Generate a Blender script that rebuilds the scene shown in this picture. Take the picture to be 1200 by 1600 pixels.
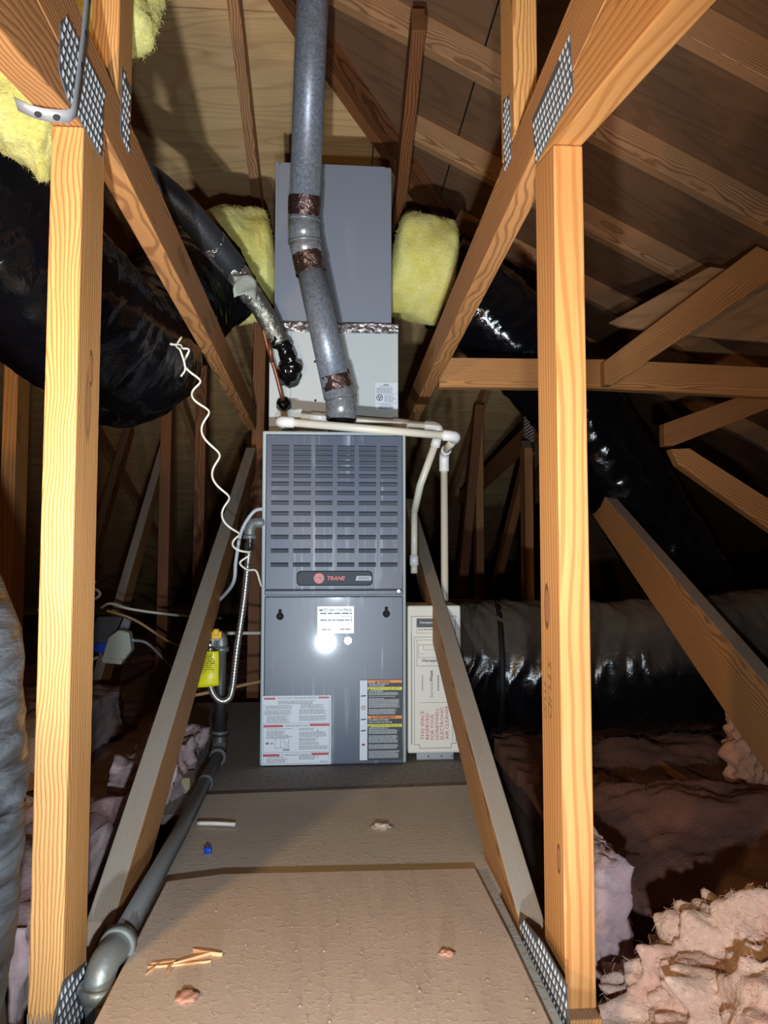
import bpy, bmesh, math, random
from mathutils import Vector, Matrix, noise
random.seed(7)
for o in list(bpy.data.objects): bpy.data.objects.remove(o)
SC = bpy.context.scene
COL = SC.collection

# ------------------------------------------------------------------ camera, world, lights, exposure
def aim(o, to):
    d = Vector(to) - o.location
    o.rotation_euler = d.to_track_quat('-Z', 'Y').to_euler()
cam_data = bpy.data.cameras.new('camera')
cam = bpy.data.objects.new('camera', cam_data); COL.objects.link(cam)
cam_data.sensor_fit = 'VERTICAL'; cam_data.sensor_height = 24.0
cam_data.lens = 24.0 * 1170 / 1600
cam_data.clip_start = 0.02
cam.location = (0, 0, 0.53)
_yaw = math.radians(3.912); _pit = math.radians(3.416)
cam.rotation_euler = (math.pi / 2 + _pit, 0, -_yaw)
SC.camera = cam

world = bpy.data.worlds.new('attic_dark'); SC.world = world; world.use_nodes = True
world.node_tree.nodes['Background'].inputs[0].default_value = (0.9, 0.85, 0.8, 1)
world.node_tree.nodes['Background'].inputs[1].default_value = 0.004

def lamp(name, kind, loc, col, watts, radius, to=None, size=None, blend=1.0):
    d = bpy.data.lights.new(name, kind); d.energy = watts; d.color = col; d.shadow_soft_size = radius
    o = bpy.data.objects.new(name, d); o.location = loc; COL.objects.link(o)
    if kind == 'SPOT':
        d.spot_size = math.radians(size); d.spot_blend = blend; aim(o, to)
    return o
# a hand torch standing low between the trusses throws the hot beam, a head lamp below the lens gives the wide spill
lamp('torch_beam', 'SPOT', (-0.035, -0.05, 0.085), (0.76, 0.89, 1.0), 58, 0.016, (0.0, 1.95, 0.55), 60, 1.0)
HEAD = (0.02, -0.08, 0.36)
lamp('head_lamp', 'SPOT', HEAD, (0.86, 0.93, 1.0), 41, 0.014, (0.0, 1.95, 0.60), 114, 0.8)
lamp('roof_fill_beam', 'SPOT', (-0.10, -0.05, 0.085), (0.88, 0.94, 1.0), 120, 0.016, (-0.10, 2.4, 2.0), 62, 1.0)  # extra spot added to brighten the back roof and enlarge its shadows
# a warm lantern beyond the left truss
lamp('warm_lantern', 'POINT', (-0.68, -0.05, 0.60), (1.0, 0.62, 0.28), 29.0, 0.03)

vs = SC.view_settings
vs.view_transform = 'Standard'; vs.look = 'None'; vs.gamma = 1.0; vs.use_curve_mapping = False
vs.exposure = 0.3

# ------------------------------------------------------------------ materials
def lin(r, g, b):
    f = lambda c: (c / 255 / 12.92) if c / 255 <= .04045 else ((c / 255 + .055) / 1.055) ** 2.4
    return (f(r), f(g), f(b), 1)
class NT:
    def __init__(s, name):
        s.m = bpy.data.materials.new(name); s.m.use_nodes = True
        s.t = s.m.node_tree; s.b = s.t.nodes['Principled BSDF']
    def n(s, typ, **kw):
        nd = s.t.nodes.new(typ)
        for k, v in kw.items():
            if k.startswith('_'): setattr(nd, k[1:], v)
            else: nd.inputs[k.replace('__', ' ')].default_value = v
        return nd
    def l(s, a, b): s.t.links.new(a, b)
    def coord(s, which='Object', scale=(1, 1, 1), rand=0.0):
        tc = s.n('ShaderNodeTexCoord'); mp = s.n('ShaderNodeMapping'); mp.inputs['Scale'].default_value = scale
        s.l(tc.outputs[which], mp.inputs['Vector'])
        if rand:
            oi = s.n('ShaderNodeObjectInfo'); vm = s.n('ShaderNodeVectorMath', _operation='MULTIPLY')
            cb = s.n('ShaderNodeCombineXYZ')
            for i in range(3):
                mm = s.n('ShaderNodeMath', _operation='MULTIPLY'); mm.inputs[1].default_value = (7.3, 13.7, 23.1)[i]
                fr = s.n('ShaderNodeMath', _operation='FRACT')
                s.l(oi.outputs['Random'], mm.inputs[0]); s.l(mm.outputs[0], fr.inputs[0]); s.l(fr.outputs[0], cb.inputs[i])
            s.l(cb.outputs[0], vm.inputs[0]); vm.inputs[1].default_value = (rand, rand, rand)
            s.l(vm.outputs[0], mp.inputs['Location'])
        return mp.outputs[0]
    def noise(s, vec, scale, detail=4, rough=.55, dist=0.0):
        nd = s.n('ShaderNodeTexNoise'); nd.inputs['Scale'].default_value = scale; nd.inputs['Detail'].default_value = detail
        nd.inputs['Roughness'].default_value = rough; nd.inputs['Distortion'].default_value = dist
        s.l(vec, nd.inputs['Vector']); return nd.outputs['Fac']
    def ramp(s, fac, stops):
        r = s.n('ShaderNodeValToRGB'); e = r.color_ramp.elements
        while len(e) < len(stops): e.new(.5)
        for i, (p, c) in enumerate(stops):
            e[i].position = p; e[i].color = c if len(c) == 4 else (*c, 1)
        s.l(fac, r.inputs[0]); return r.outputs[0]
    def mix(s, fac, a, b, mode='MIX'):
        m = s.n('ShaderNodeMix', _data_type='RGBA', _blend_type=mode)
        for i, v in ((0, fac), (6, a), (7, b)):
            if isinstance(v, (int, float)): m.inputs[i].default_value = v
            elif isinstance(v, tuple): m.inputs[i].default_value = v
            else: s.l(v, m.inputs[i])
        return m.outputs[2]
    def math(s, op, a, b=None):
        m = s.n('ShaderNodeMath', _operation=op)
        for i, v in enumerate((a, b)):
            if v is None: continue
            if isinstance(v, (int, float)): m.inputs[i].default_value = v
            else: s.l(v, m.inputs[i])
        return m.outputs[0]
    def bump(s, h, strength, dist=.002):
        b = s.n('ShaderNodeBump'); b.inputs['Strength'].default_value = strength; b.inputs['Distance'].default_value = dist
        s.l(h, b.inputs['Height']); s.l(b.outputs[0], s.b.inputs['Normal'])
    def up(s, lo, hi):
        g = s.n('ShaderNodeNewGeometry'); sx = s.n('ShaderNodeSeparateXYZ'); s.l(g.outputs['Normal'], sx.inputs[0])
        mr = s.n('ShaderNodeMapRange'); mr.inputs[1].default_value = lo; mr.inputs[2].default_value = hi
        s.l(sx.outputs[2], mr.inputs[0]); return mr.outputs[0]
    def set(s, col=None, rough=None, metal=None, spec=None):
        for k, v in (('Base Color', col), ('Roughness', rough), ('Metallic', metal), ('Specular IOR Level', spec)):
            if v is None: continue
            if isinstance(v, (int, float, tuple)): s.b.inputs[k].default_value = v
            else: s.l(v, s.b.inputs[k])
        return s.m

def plain(name, col, rough=.5, metal=0.0, spec=.5, bump=0, bscale=60):
    t = NT(name)
    if bump:
        v = t.coord(); t.bump(t.noise(v, bscale), bump)
    return t.set(col, rough, metal, spec)

def wood(name, light, dark, dust=0.0, dustcol=(.20, .19, .175, 1), ring=85, along=.5):
    t = NT(name)
    v = t.coord('Object', (along, 1, 1), .12)
    nz = t.noise(v, 7, 2, .5)
    mv = t.n('ShaderNodeVectorMath', _operation='MULTIPLY_ADD')
    t.l(nz, mv.inputs[0]); mv.inputs[1].default_value = (0, .032, .032); t.l(v, mv.inputs[2])
    w = t.n('ShaderNodeTexWave', _wave_type='RINGS', _rings_direction='X'); w.inputs['Scale'].default_value = ring
    w.inputs['Distortion'].default_value = 1.2; w.inputs['Detail'].default_value = 2; w.inputs['Detail Scale'].default_value = 1.2
    t.l(mv.outputs[0], w.inputs['Vector'])
    fib = t.noise(t.coord('Object', (3, 260, 260)), 1, 3)
    blot = t.noise(t.coord('Object', (2, 9, 9), 3), 1.6, 3)
    c = t.ramp(w.outputs['Fac'], [(0, light), (.55, light), (.92, dark), (1, dark)])
    c = t.mix(t.math('MULTIPLY', t.ramp(blot, [(.35, (0, 0, 0)), (.75, (1, 1, 1))]), .45), c, dark)
    c = t.mix(t.math('MULTIPLY', t.ramp(fib, [(.35, (1, 1, 1)), (.6, (0, 0, 0))]), .28), c, dark)
    # knots
    vo = t.n('ShaderNodeTexVoronoi'); vo.inputs['Scale'].default_value = 1.0
    t.l(t.coord('Object', (3.2, 13, 13), 9), vo.inputs['Vector'])
    sx = t.n('ShaderNodeSeparateColor'); t.l(vo.outputs['Color'], sx.inputs[0])
    keep = t.math('GREATER_THAN', sx.outputs[0], .72)
    kn = t.math('MULTIPLY', keep, t.ramp(vo.outputs['Distance'], [(.05, (.8, .8, .8)), (.13, (.35, .35, .35)), (.16, (.9, .9, .9)), (.2, (0, 0, 0))]))
    c = t.mix(t.math('MULTIPLY', kn, .75), c, tuple(x * .45 for x in dark[:3]) + (1,))
    if dust:
        d = t.math('MULTIPLY', t.up(.25, .75), dust)
        d2 = t.math('MULTIPLY', d, t.ramp(t.noise(t.coord('Object', (8, 30, 30)), 1.5, 4), [(.25, (.75, .75, .75)), (.6, (1, 1, 1))]))
        c = t.mix(d2, c, dustcol)
    h = t.math('ADD', t.math('MULTIPLY', w.outputs['Fac'], -.35), fib)
    t.bump(h, .35, .0012)
    return t.set(c, .62, 0, .3)

W_POST = wood('fir_post', lin(214, 162, 100), lin(164, 112, 60), .5, ring=80)
W_POST2 = wood('fir_post_smooth', lin(208, 152, 90), lin(180, 120, 66), .5, ring=30, along=.25)
W_CHORD = wood('fir_chord', lin(196, 140, 86), lin(150, 102, 62), .85, ring=60)
W_WEB = wood('fir_web_dusty', lin(196, 146, 92), lin(144, 102, 62), 1.0, lin(164, 156, 144), ring=70)
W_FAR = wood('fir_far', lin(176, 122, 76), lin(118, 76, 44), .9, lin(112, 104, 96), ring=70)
W_RAFT = wood('fir_rafter', lin(200, 152, 108), lin(146, 102, 68), 0, ring=70)
W_RED = wood('hem_brown', lin(150, 96, 58), lin(100, 60, 34), 0, ring=60)

def plywood(name, light, dark, dust=0, dustcol=None, axis=0, chips=False, bumpy=.28):
    t = NT(name)
    ax3 = lambda a, b: (a, b, b) if axis == 0 else (b, a, b)
    n0 = t.noise(t.coord('Object', ax3(.9, 5), 5), 1.0, 2, .45, .3)
    fig = t.math('SINE', t.math('MULTIPLY', n0, 75))
    n1 = t.noise(t.coord('Object', ax3(1.5, 7), 7), 1.0, 4, .55, .4)
    c = t.mix(t.math('MULTIPLY', t.ramp(fig, [(.35, (0, 0, 0)), (.95, (1, 1, 1))]), .38), light, dark)
    c = t.mix(t.math('MULTIPLY', t.ramp(n1, [(.4, (0, 0, 0)), (.7, (1, 1, 1))]), .45), c, dark)
    fib = t.noise(t.coord('Object', ax3(7, 190)), 1, 3)
    c = t.mix(t.math('MULTIPLY', t.ramp(fib, [(.35, (1, 1, 1)), (.6, (0, 0, 0))]), .22), c, dark)
    vo = t.n('ShaderNodeTexVoronoi'); vo.inputs['Scale'].default_value = 1
    t.l(t.coord('Object', (4.5, 6.5, 5), 9), vo.inputs['Vector'])
    sx = t.n('ShaderNodeSeparateColor'); t.l(vo.outputs['Color'], sx.inputs[0])
    kn = t.math('MULTIPLY', t.math('GREATER_THAN', sx.outputs[0], .45), t.ramp(vo.outputs['Distance'], [(.03, (1, 1, 1)), (.07, (.25, .25, .25)), (.12, (0, 0, 0))]))
    c = t.mix(t.math('MULTIPLY', kn, .8), c, tuple(x * .3 for x in dark[:3]) + (1,))
    h = t.math('ADD', fib, t.math('MULTIPLY', fig, .15))
    if dust:
        dn = t.noise(t.coord('Object', (1, 1, 1)), 6, 5, .6)
        d = t.math('MULTIPLY', t.math('MULTIPLY', t.up(.3, .8), dust), t.ramp(dn, [(.2, (.8, .8, .8)), (.65, (1, 1, 1))]))
        c = t.mix(d, c, dustcol)
        grit = t.noise(t.coord('Object'), 90, 5, .62); grit2 = t.noise(t.coord('Object'), 210, 3, .6)
        c = t.mix(t.math('MULTIPLY', t.ramp(grit, [(.60, (0, 0, 0)), (.72, (1, 1, 1))]), .3), c, tuple(x * .5 for x in dustcol[:3]) + (1,))
        h = t.math('ADD', t.math('MULTIPLY', t.ramp(grit, [(.52, (0, 0, 0)), (.75, (1, 1, 1))]), 1.6), t.math('ADD', t.math('MULTIPLY', grit2, .35), t.math('MULTIPLY', fib, .5)))
    t.bump(h, bumpy, .003)
    return t.set(c, .8, 0, .2)
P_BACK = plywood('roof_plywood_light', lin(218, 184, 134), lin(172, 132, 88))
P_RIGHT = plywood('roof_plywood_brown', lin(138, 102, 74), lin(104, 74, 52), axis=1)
P_GUSSET = plywood('gusset_plywood', lin(170, 130, 92), lin(126, 92, 62))
P_FRONT = plywood('floor_plywood_front', lin(206, 168, 134), lin(140, 110, 86), .68, lin(204, 194, 180), axis=1, bumpy=.17)
P_MID = plywood('floor_plywood_middle', lin(186, 160, 128), lin(130, 106, 82), .85, lin(204, 202, 190), axis=0, bumpy=.3)
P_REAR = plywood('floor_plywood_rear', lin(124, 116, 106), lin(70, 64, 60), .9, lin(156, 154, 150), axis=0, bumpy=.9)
DRYWALL = plain('ceiling_board_back', lin(90, 74, 64), .9, bump=.4, bscale=20)

def painted(name, col, streaks=False, rough=.33, coat=0):
    t = NT(name)
    h = t.noise(t.coord('Object'), 900, 2)
    c = col
    lowf = t.noise(t.coord('Object'), 4, 3)
    c = t.mix(t.math('MULTIPLY', lowf, .25), c, tuple(x * .8 for x in col[:3]) + (1,))
    if streaks:
        s1 = t.noise(t.coord('Object', (46, 1, 1.6)), 1, 5, .6)
        s2 = t.noise(t.coord('Object', (9, 1, 5)), 1, 2)
        f = t.math('MULTIPLY', t.ramp(s1, [(.53, (0, 0, 0)), (.66, (1, 1, 1))]), t.ramp(s2, [(.46, (0, 0, 0)), (.6, (1, 1, 1))]))
        c = t.mix(t.math('MULTIPLY', f, .5), c, lin(184, 190, 200))
    t.bump(h, .10, .0004)
    if coat: t.b.inputs['Coat Weight'].default_value = coat; t.b.inputs['Coat Roughness'].default_value = .075
    return t.set(c, rough, 0, .5)
M_DOOR_UP = painted('slate_paint_streaked', lin(70, 79, 97), True, .40)
M_DOOR = painted('slate_paint', lin(66, 76, 95), True, .38, .25)
M_BADGE = plain('badge_charcoal', lin(70, 74, 82), .6, 0, .3)
M_CASE = painted('pale_grey_enamel', lin(160, 170, 172), False, .45)
M_COIL = painted('beige_grey_enamel', lin(188, 192, 190), False, .5)
M_PLEN = painted('primer_grey_sheet', lin(128, 132, 142), False, .55)
M_SLOT = plain('slot_shadow_steel', lin(62, 69, 76), .7)
M_BLACK = plain('black_plastic', lin(16, 16, 17), .65, 0, .25)
M_DARK = plain('dark_steel', lin(40, 40, 42), .5, .6)
M_CHROME = plain('bright_steel', lin(200, 200, 200), .25, 1)

def galv(name, base, spangle=True, rough=.42):
    t = NT(name)
    vo = t.n('ShaderNodeTexVoronoi'); vo.inputs['Scale'].default_value = 170
    t.l(t.coord('Object'), vo.inputs['Vector'])
    sx = t.n('ShaderNodeSeparateColor'); t.l(vo.outputs['Color'], sx.inputs[0])
    c = t.mix(sx.outputs[0], tuple(x * .62 for x in base[:3]) + (1,), base)
    d = t.noise(t.coord('Object'), 9, 4)
    c = t.mix(t.math('MULTIPLY', t.ramp(d, [(.4, (0, 0, 0)), (.75, (1, 1, 1))]), .25), c, lin(112, 110, 110))
    sp = t.noise(t.coord('Object'), 420, 2, .5)
    if spangle: c = t.mix(t.math('MULTIPLY', t.ramp(sp, [(.62, (0, 0, 0)), (.68, (1, 1, 1))]), .55), c, lin(205, 210, 214))
    t.bump(t.noise(t.coord('Object'), 40), .08)
    return t.set(c, rough, .35, .5)
M_GALV = galv('galvanised_spangle', lin(140, 147, 158))
M_ELBOW = galv('galvanised_elbow', lin(150, 153, 156), False, rough=.3)
M_PLATE = plain('truss_plate_zinc', lin(104, 109, 114), .38, .45, bump=.2, bscale=80)
M_TOOTH = plain('punched_tooth_zinc', lin(196, 197, 197), .3, .3)
M_STRAP = plain('hanger_strap_zinc', lin(150, 152, 156), .4, .3)
def foil(name, col, rough=.22):
    t = NT(name); n = t.noise(t.coord('Object'), 45, 5, .6, 1.5); t.bump(n, .9, .006)
    return t.set(col, rough, .9)
M_FOIL = foil('crinkled_foil_tape', lin(196, 190, 188))
M_FOILB = foil('aged_foil_tape', lin(120, 98, 92), .28)
M_GREYTAPE = foil('grey_duct_tape', lin(150, 150, 140), .4)
M_PVC = plain('pvc_pipe', lin(214, 208, 190), .35, bump=.1, bscale=15)
M_FIT = plain('pvc_fitting', lin(222, 222, 220), .32)
M_COPPER = plain('tarnished_copper', lin(128, 82, 62), .45, .7, bump=.2, bscale=40)
M_IRON = NT('black_iron_dusty')
_d = M_IRON.mix(M_IRON.math('MULTIPLY', M_IRON.up(-.1, .7), .8), lin(44, 44, 46), lin(122, 122, 122))
M_IRON.bump(M_IRON.noise(M_IRON.coord('Object'), 120), .2); M_IRON = M_IRON.set(_d, .5, .3)
M_IRON2 = plain('malleable_iron_elbow', lin(130, 134, 130), .45, .5, bump=.4, bscale=90)
M_FLEX = plain('stainless_corrugated', lin(190, 190, 186), .28, .9)
M_YEL = plain('yellow_valve_paint', lin(226, 176, 20), .4)
M_WHITE = plain('white_wire_jacket', lin(232, 226, 208), .45)
M_GREYC = plain('grey_cable_jacket', lin(176, 178, 184), .45)
M_TAN = plain('tan_cable_jacket', lin(190, 150, 100), .5)
M_BLUE = plain('blue_box_plastic', lin(28, 82, 220), .4)
M_BLUETOP = plain('dusty_box_cover', lin(98, 100, 108), .8, bump=.2)
M_XFMR = plain('ivory_transformer_case', lin(196, 200, 184), .45)
M_FOAM = NT('black_foam_rubber')
_d = M_FOAM.mix(M_FOAM.math('MULTIPLY', M_FOAM.up(.0, .9), .5), lin(40, 42, 46), lin(100, 102, 106))
M_FOAM.bump(M_FOAM.noise(M_FOAM.coord('Object'), 160, 4), .5); M_FOAM = M_FOAM.set(_d, .45)
M_MASTIC = plain('black_mastic', lin(10, 10, 11), .12, bump=.9, bscale=70)
M_CARD = NT('white_printed_carton'); M_CARD.bump(M_CARD.noise(M_CARD.coord('Object'), 18, 4), .15)
M_CARD = M_CARD.set(M_CARD.mix(M_CARD.math('MULTIPLY', M_CARD.noise(M_CARD.coord('Object'), 6, 3), .3), lin(216, 216, 208), lin(180, 178, 166)), .65)
M_PAPER = plain('label_white', lin(206, 212, 218), .45)
M_STICK = plain('sticker_silver', lin(224, 228, 222), .25)
M_INK = plain('ink_black', lin(28, 28, 30), .5)
M_INKG = plain('ink_grey', lin(104, 106, 112), .5)
M_RED = plain('ink_red', lin(180, 38, 46), .45)
M_REDLOGO = plain('logo_red', lin(214, 52, 36), .4)
M_ORANGE = plain('ink_orange', lin(226, 132, 30), .45)
M_LEMON = plain('ink_yellow', lin(222, 214, 40), .45)
M_TAG = plain('yellow_tag', lin(226, 218, 24), .4)
M_PALE = plain('print_pale', lin(170, 176, 184), .45)
M_BARCODE = plain('ink_barcode', lin(90, 92, 98), .5)
M_STAMP = plain('lumber_stamp_ink', lin(142, 106, 58), .7)
M_CHIP = plain('pale_wood_splinter', lin(206, 160, 116), .8)
M_PINKCHIP = plain('pink_chip', lin(170, 122, 100), .8)

def fibre(name, a, b, c3=None, sc=14, bs=.8):
    t = NT(name)
    n = t.noise(t.coord('Object'), sc, 8, .65, .6)
    c = t.mix(t.ramp(n, [(.3, (0, 0, 0)), (.7, (1, 1, 1))]), a, b)
    if c3:
        n2 = t.noise(t.coord('Object'), 5, 4); c = t.mix(t.ramp(n2, [(.5, (0, 0, 0)), (.72, (1, 1, 1))]), c, c3)
    h = t.noise(t.coord('Object'), 130, 6, .7, .8)
    t.bump(h, bs, .006)
    t.b.inputs['Sheen Weight'].default_value = .15
    return t.set(c, .95, 0, .05)
M_YWOOL = fibre('yellow_glass_wool', lin(214, 206, 104), lin(232, 226, 150), lin(190, 176, 70))
M_PWOOL = fibre('pink_glass_wool', lin(208, 166, 150), lin(226, 204, 186), lin(214, 150, 142))
M_PDARK = fibre('shaded_pink_wool', lin(106, 66, 52), lin(132, 88, 70), lin(88, 54, 42))  # pink wool darkened: the shade over the floor is put into its colour
M_PMID = fibre('mid_pink_wool', lin(176, 124, 98), lin(198, 148, 118), lin(150, 100, 80))
M_PGREY = fibre('dusty_pink_batt', lin(168, 146, 148), lin(190, 172, 174), lin(176, 140, 146), 10, .6)

def plastic(name, dust, dustcol, rough=.2, bs=.6, lo=-.05, hi=.95, an=None):
    t = NT(name)
    v = t.coord('Object')
    n = t.noise(t.coord('Object', an) if an else v, 1 if an else 16, 5, .55, 1.0)
    n2 = t.noise(t.coord('Object', (1, 1, 1)), 90, 3)
    d = t.math('MULTIPLY', t.math('MULTIPLY', t.up(lo, hi), dust), t.ramp(n if an else t.noise(v, 7, 5), [(.36, (.05, .05, .05)), (.56, (1, 1, 1))] if an else [(.25, (.55, .55, .55)), (.65, (1, 1, 1))]))
    c = t.mix(d, lin(9, 10, 14), dustcol)
    r = t.math('ADD', t.math('MULTIPLY', d, .6), rough)
    t.bump(t.math('ADD', n, t.math('MULTIPLY', n2, .06)), bs * .6, .012)
    return t.set(c, r, 0, .5)
M_POLY = plastic('black_poly_jacket', .10, lin(66, 70, 80), .14, .5)
M_POLYD = plastic('dusty_poly_jacket', 1.0, lin(84, 89, 94), .35, 1.5, -2.2, .0, (5, 5, 30))
M_POLYM = plastic('half_dusty_poly_jacket', .75, lin(104, 96, 86), .2)

# ------------------------------------------------------------------ builders
WM = {}
def world_of(p): return WM.get(p.name, Matrix()) if p else Matrix()
def link(o, parent, mw):
    COL.objects.link(o)
    if parent:
        o.parent = parent; o.matrix_local = world_of(parent).inverted() @ mw
    else: o.matrix_world = mw
    WM[o.name] = mw.copy()
    return o
def tag(o, label=None, cat=None, group=None, kind=None):
    for k, v in (('label', label), ('category', cat), ('group', group), ('kind', kind)):
        if v: o[k] = v
    return o
def thing(name, label, cat, loc=(0, 0, 0), group=None, kind=None):
    o = bpy.data.objects.new(name, None); o.empty_display_size = .05
    link(o, None, Matrix.Translation(Vector(loc)))
    return tag(o, label, cat, group, kind)
def obj(name, bm, mats, parent=None, mw=None, smooth=False, bevel=0, origin=None, label=None, kind=None):
    """bm in world coordinates unless mw given (then bm is local to mw)."""
    if not isinstance(mats, (list, tuple)): mats = [mats]
    if mw is None:
        org = Vector(origin) if origin is not None else (sum((v.co for v in bm.verts), Vector()) / max(1, len(bm.verts)))
        mw = Matrix.Translation(org); bmesh.ops.translate(bm, vec=-org, verts=bm.verts)
    bmesh.ops.recalc_face_normals(bm, faces=bm.faces)
    me = bpy.data.meshes.new(name); bm.to_mesh(me); bm.free()
    for m in mats: me.materials.append(m)
    if smooth:
        for p in me.polygons: p.use_smooth = True
    o = bpy.data.objects.new(name, me); link(o, parent, mw)
    if bevel:
        b = o.modifiers.new('bevel', 'BEVEL'); b.width = bevel; b.segments = 2; b.limit_method = 'ANGLE'
    if label: o['label'] = label
    if kind: o['kind'] = kind
    return o
def NB(): return bmesh.new()
def box(bm, x0, x1, y0, y1, z0, z1, mi=0):
    vs = [bm.verts.new((x, y, z)) for z in (z0, z1) for x, y in ((x0, y0), (x1, y0), (x1, y1), (x0, y1))]
    for f in ((0, 3, 2, 1), (4, 5, 6, 7), (0, 1, 5, 4), (1, 2, 6, 5), (2, 3, 7, 6), (3, 0, 4, 7)):
        bm.faces.new([vs[i] for i in f]).material_index = mi
def prism(bm, pts, vec, mi=0):
    a = [bm.verts.new(p) for p in pts]; b = [bm.verts.new(Vector(p) + Vector(vec)) for p in pts]
    n = len(pts)
    fs = [bm.faces.new(a), bm.faces.new(b[::-1])]
    for i in range(n): fs.append(bm.faces.new((a[i], b[i], b[(i + 1) % n], a[(i + 1) % n])))
    for f in fs: f.material_index = mi
def frame_of(axis, side):
    x = Vector(axis).normalized(); y = (Vector(side) - x * Vector(side).dot(x)).normalized(); z = x.cross(y)
    return Matrix((x, y, z)).transposed().to_4x4()
def member(name, pts, vec, axis, mat, parent, bevel=.0022, label=None):
    """lumber: polygon pts extruded by vec; object's X runs along axis so that the grain follows it"""
    c = sum((Vector(p) for p in pts), Vector()) / len(pts) + Vector(vec) / 2
    M = Matrix.Translation(c) @ frame_of(axis, vec)
    Mi = M.inverted(); bm = NB()
    v3 = M.to_3x3().inverted() @ Vector(vec)
    prism(bm, [Mi @ Vector(p) for p in pts], v3)
    return obj(name, bm, mat, parent, M, bevel=bevel, label=label)
def yz(name, pts, x0, x1, mat, parent, axis, **kw):
    return member(name, [(x0, y, z) for y, z in pts], (x1 - x0, 0, 0), (0, axis[0], axis[1]), mat, parent, **kw)
def xz(name, pts, y0, y1, mat, parent, axis, **kw):
    return member(name, [(x, y0, z) for x, z in pts], (0, y1 - y0, 0), (axis[0], 0, axis[1]), mat, parent, **kw)
def stick(name, p0, p1, side, mat, parent, t=.038, w=.089, **kw):
    """a 2x4 between two centre points; t across 'side', w across the other"""
    p0, p1 = Vector(p0), Vector(p1); ax = (p1 - p0)
    F = frame_of(ax, side); L = ax.length; M = Matrix.Translation((p0 + p1) / 2) @ F
    bm = NB(); box(bm, -L / 2, L / 2, -t / 2, t / 2, -w / 2, w / 2)
    return obj(name, bm, mat, parent, M, bevel=.0022, **kw)
def smooth_path(pts, n=12):
    P = [Vector(p) for p in pts]; P = [P[0] * 2 - P[1]] + P + [P[-1] * 2 - P[-2]]; out = []
    for i in range(1, len(P) - 2):
        for k in range(n):
            t = k / n; a, b, c, d = P[i - 1], P[i], P[i + 1], P[i + 2]
            out.append(.5 * ((2 * b) + (c - a) * t + (2 * a - 5 * b + 4 * c - d) * t * t + (3 * b - a - 3 * c + d) * t ** 3))
    out.append(P[-2]); return out
def tube(bm, path, r, seg=14, cap=True, fn=None, mi=0):
    P = [Vector(p) for p in path]; n = len(P)
    R = r if isinstance(r, (list, tuple)) else [r] * n
    T = [(P[min(i + 1, n - 1)] - P[max(i - 1, 0)]).normalized() for i in range(n)]
    u = T[0].orthogonal().normalized(); rings = []; s = 0
    for i in range(n):
        if i: s += (P[i] - P[i - 1]).length
        u = (u - T[i] * u.dot(T[i])).normalized(); v = T[i].cross(u); ring = []
        for k in range(seg):
            a = 2 * math.pi * k / seg
            d = u * math.cos(a) + v * math.sin(a)
            rr = R[i] + (fn(P[i] + d * R[i], s, a, d) if fn else 0)
            ring.append(bm.verts.new(P[i] + d * rr))
        rings.append(ring)
    for i in range(n - 1):
        for k in range(seg):
            f = bm.faces.new((rings[i][k], rings[i][(k + 1) % seg], rings[i + 1][(k + 1) % seg], rings[i + 1][k])); f.material_index = mi
    if cap:
        bm.faces.new(rings[0][::-1]).material_index = mi; bm.faces.new(rings[-1]).material_index = mi
    return rings
def pipe(name, pts, r, mat, parent, seg=16, n=0, **kw):
    bm = NB(); tube(bm, smooth_path(pts, n) if n else pts, r, seg)
    o = obj(name, bm, mat, parent, **kw)
    for p in o.data.polygons: p.use_smooth = len(p.vertices) == 4
    return o
def fbm(p, oct=4, sc=1.0, H=.5):
    s, a = 0, 1
    for i in range(oct):
        s += a * noise.noise(Vector(p) * sc); sc *= 2.03; a *= H
    return s
FONTS = {}
def text(name, s, origin, w, h, mat, parent, right=(1, 0, 0), upv=(0, 0, 1), bold=0.0, shear=0, align='LEFT'):
    """flat lettering scaled to width w and height h"""
    cu = bpy.data.curves.new(name, 'FONT'); cu.body = s; cu.size = 1; cu.extrude = 0; cu.offset = bold; cu.shear = shear
    cu.resolution_u = 2
    o = bpy.data.objects.new('tmp', cu); COL.objects.link(o)
    bpy.context.view_layer.update()
    dg = bpy.context.evaluated_depsgraph_get(); me = bpy.data.meshes.new_from_object(o.evaluated_get(dg))
    COL.objects.unlink(o); bpy.data.objects.remove(o)
    xs = [v.co.x for v in me.vertices]; ys = [v.co.y for v in me.vertices]
    x0, x1, y0, y1 = min(xs), max(xs), min(ys), max(ys)
    for v in me.vertices: v.co = Vector(((v.co.x - x0) / (x1 - x0) * w, (v.co.y - y0) / (y1 - y0) * h, 0))
    r = Vector(right).normalized(); u = Vector(upv).normalized(); nrm = r.cross(u)
    M = Matrix.Translation(Vector(origin)) @ Matrix((r, u, nrm)).transposed().to_4x4()
    me.name = name; me.materials.clear(); me.materials.append(mat)
    ob = bpy.data.objects.new(name, me); return link(ob, parent, M)
def plate_rect(bm, x0, x1, z0, z1, y, t=.0006, mi=0): box(bm, x0, x1, y - t, y, z0, z1, mi)
def fine_print(bm, x0, x1, zt, zb, y, line, rows_gap=1.0, fill=.9, rag=.2, size=.55, rng=random):
    z = zt
    while z - line * size > zb:
        x = x0; end = x0 + (x1 - x0) * (1 - rng.random() * rag)
        while x < end:
            wl = line * (.8 + rng.random() * 2.6)
            xe = min(x + wl, end)
            if xe - x > line * .3:
                vs = [bm.verts.new(p) for p in ((x, y, z - line * size), (xe, y, z - line * size), (xe, y, z), (x, y, z))]
                bm.faces.new(vs)
            x = xe + line * .35
        z -= line * rows_gap

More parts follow.
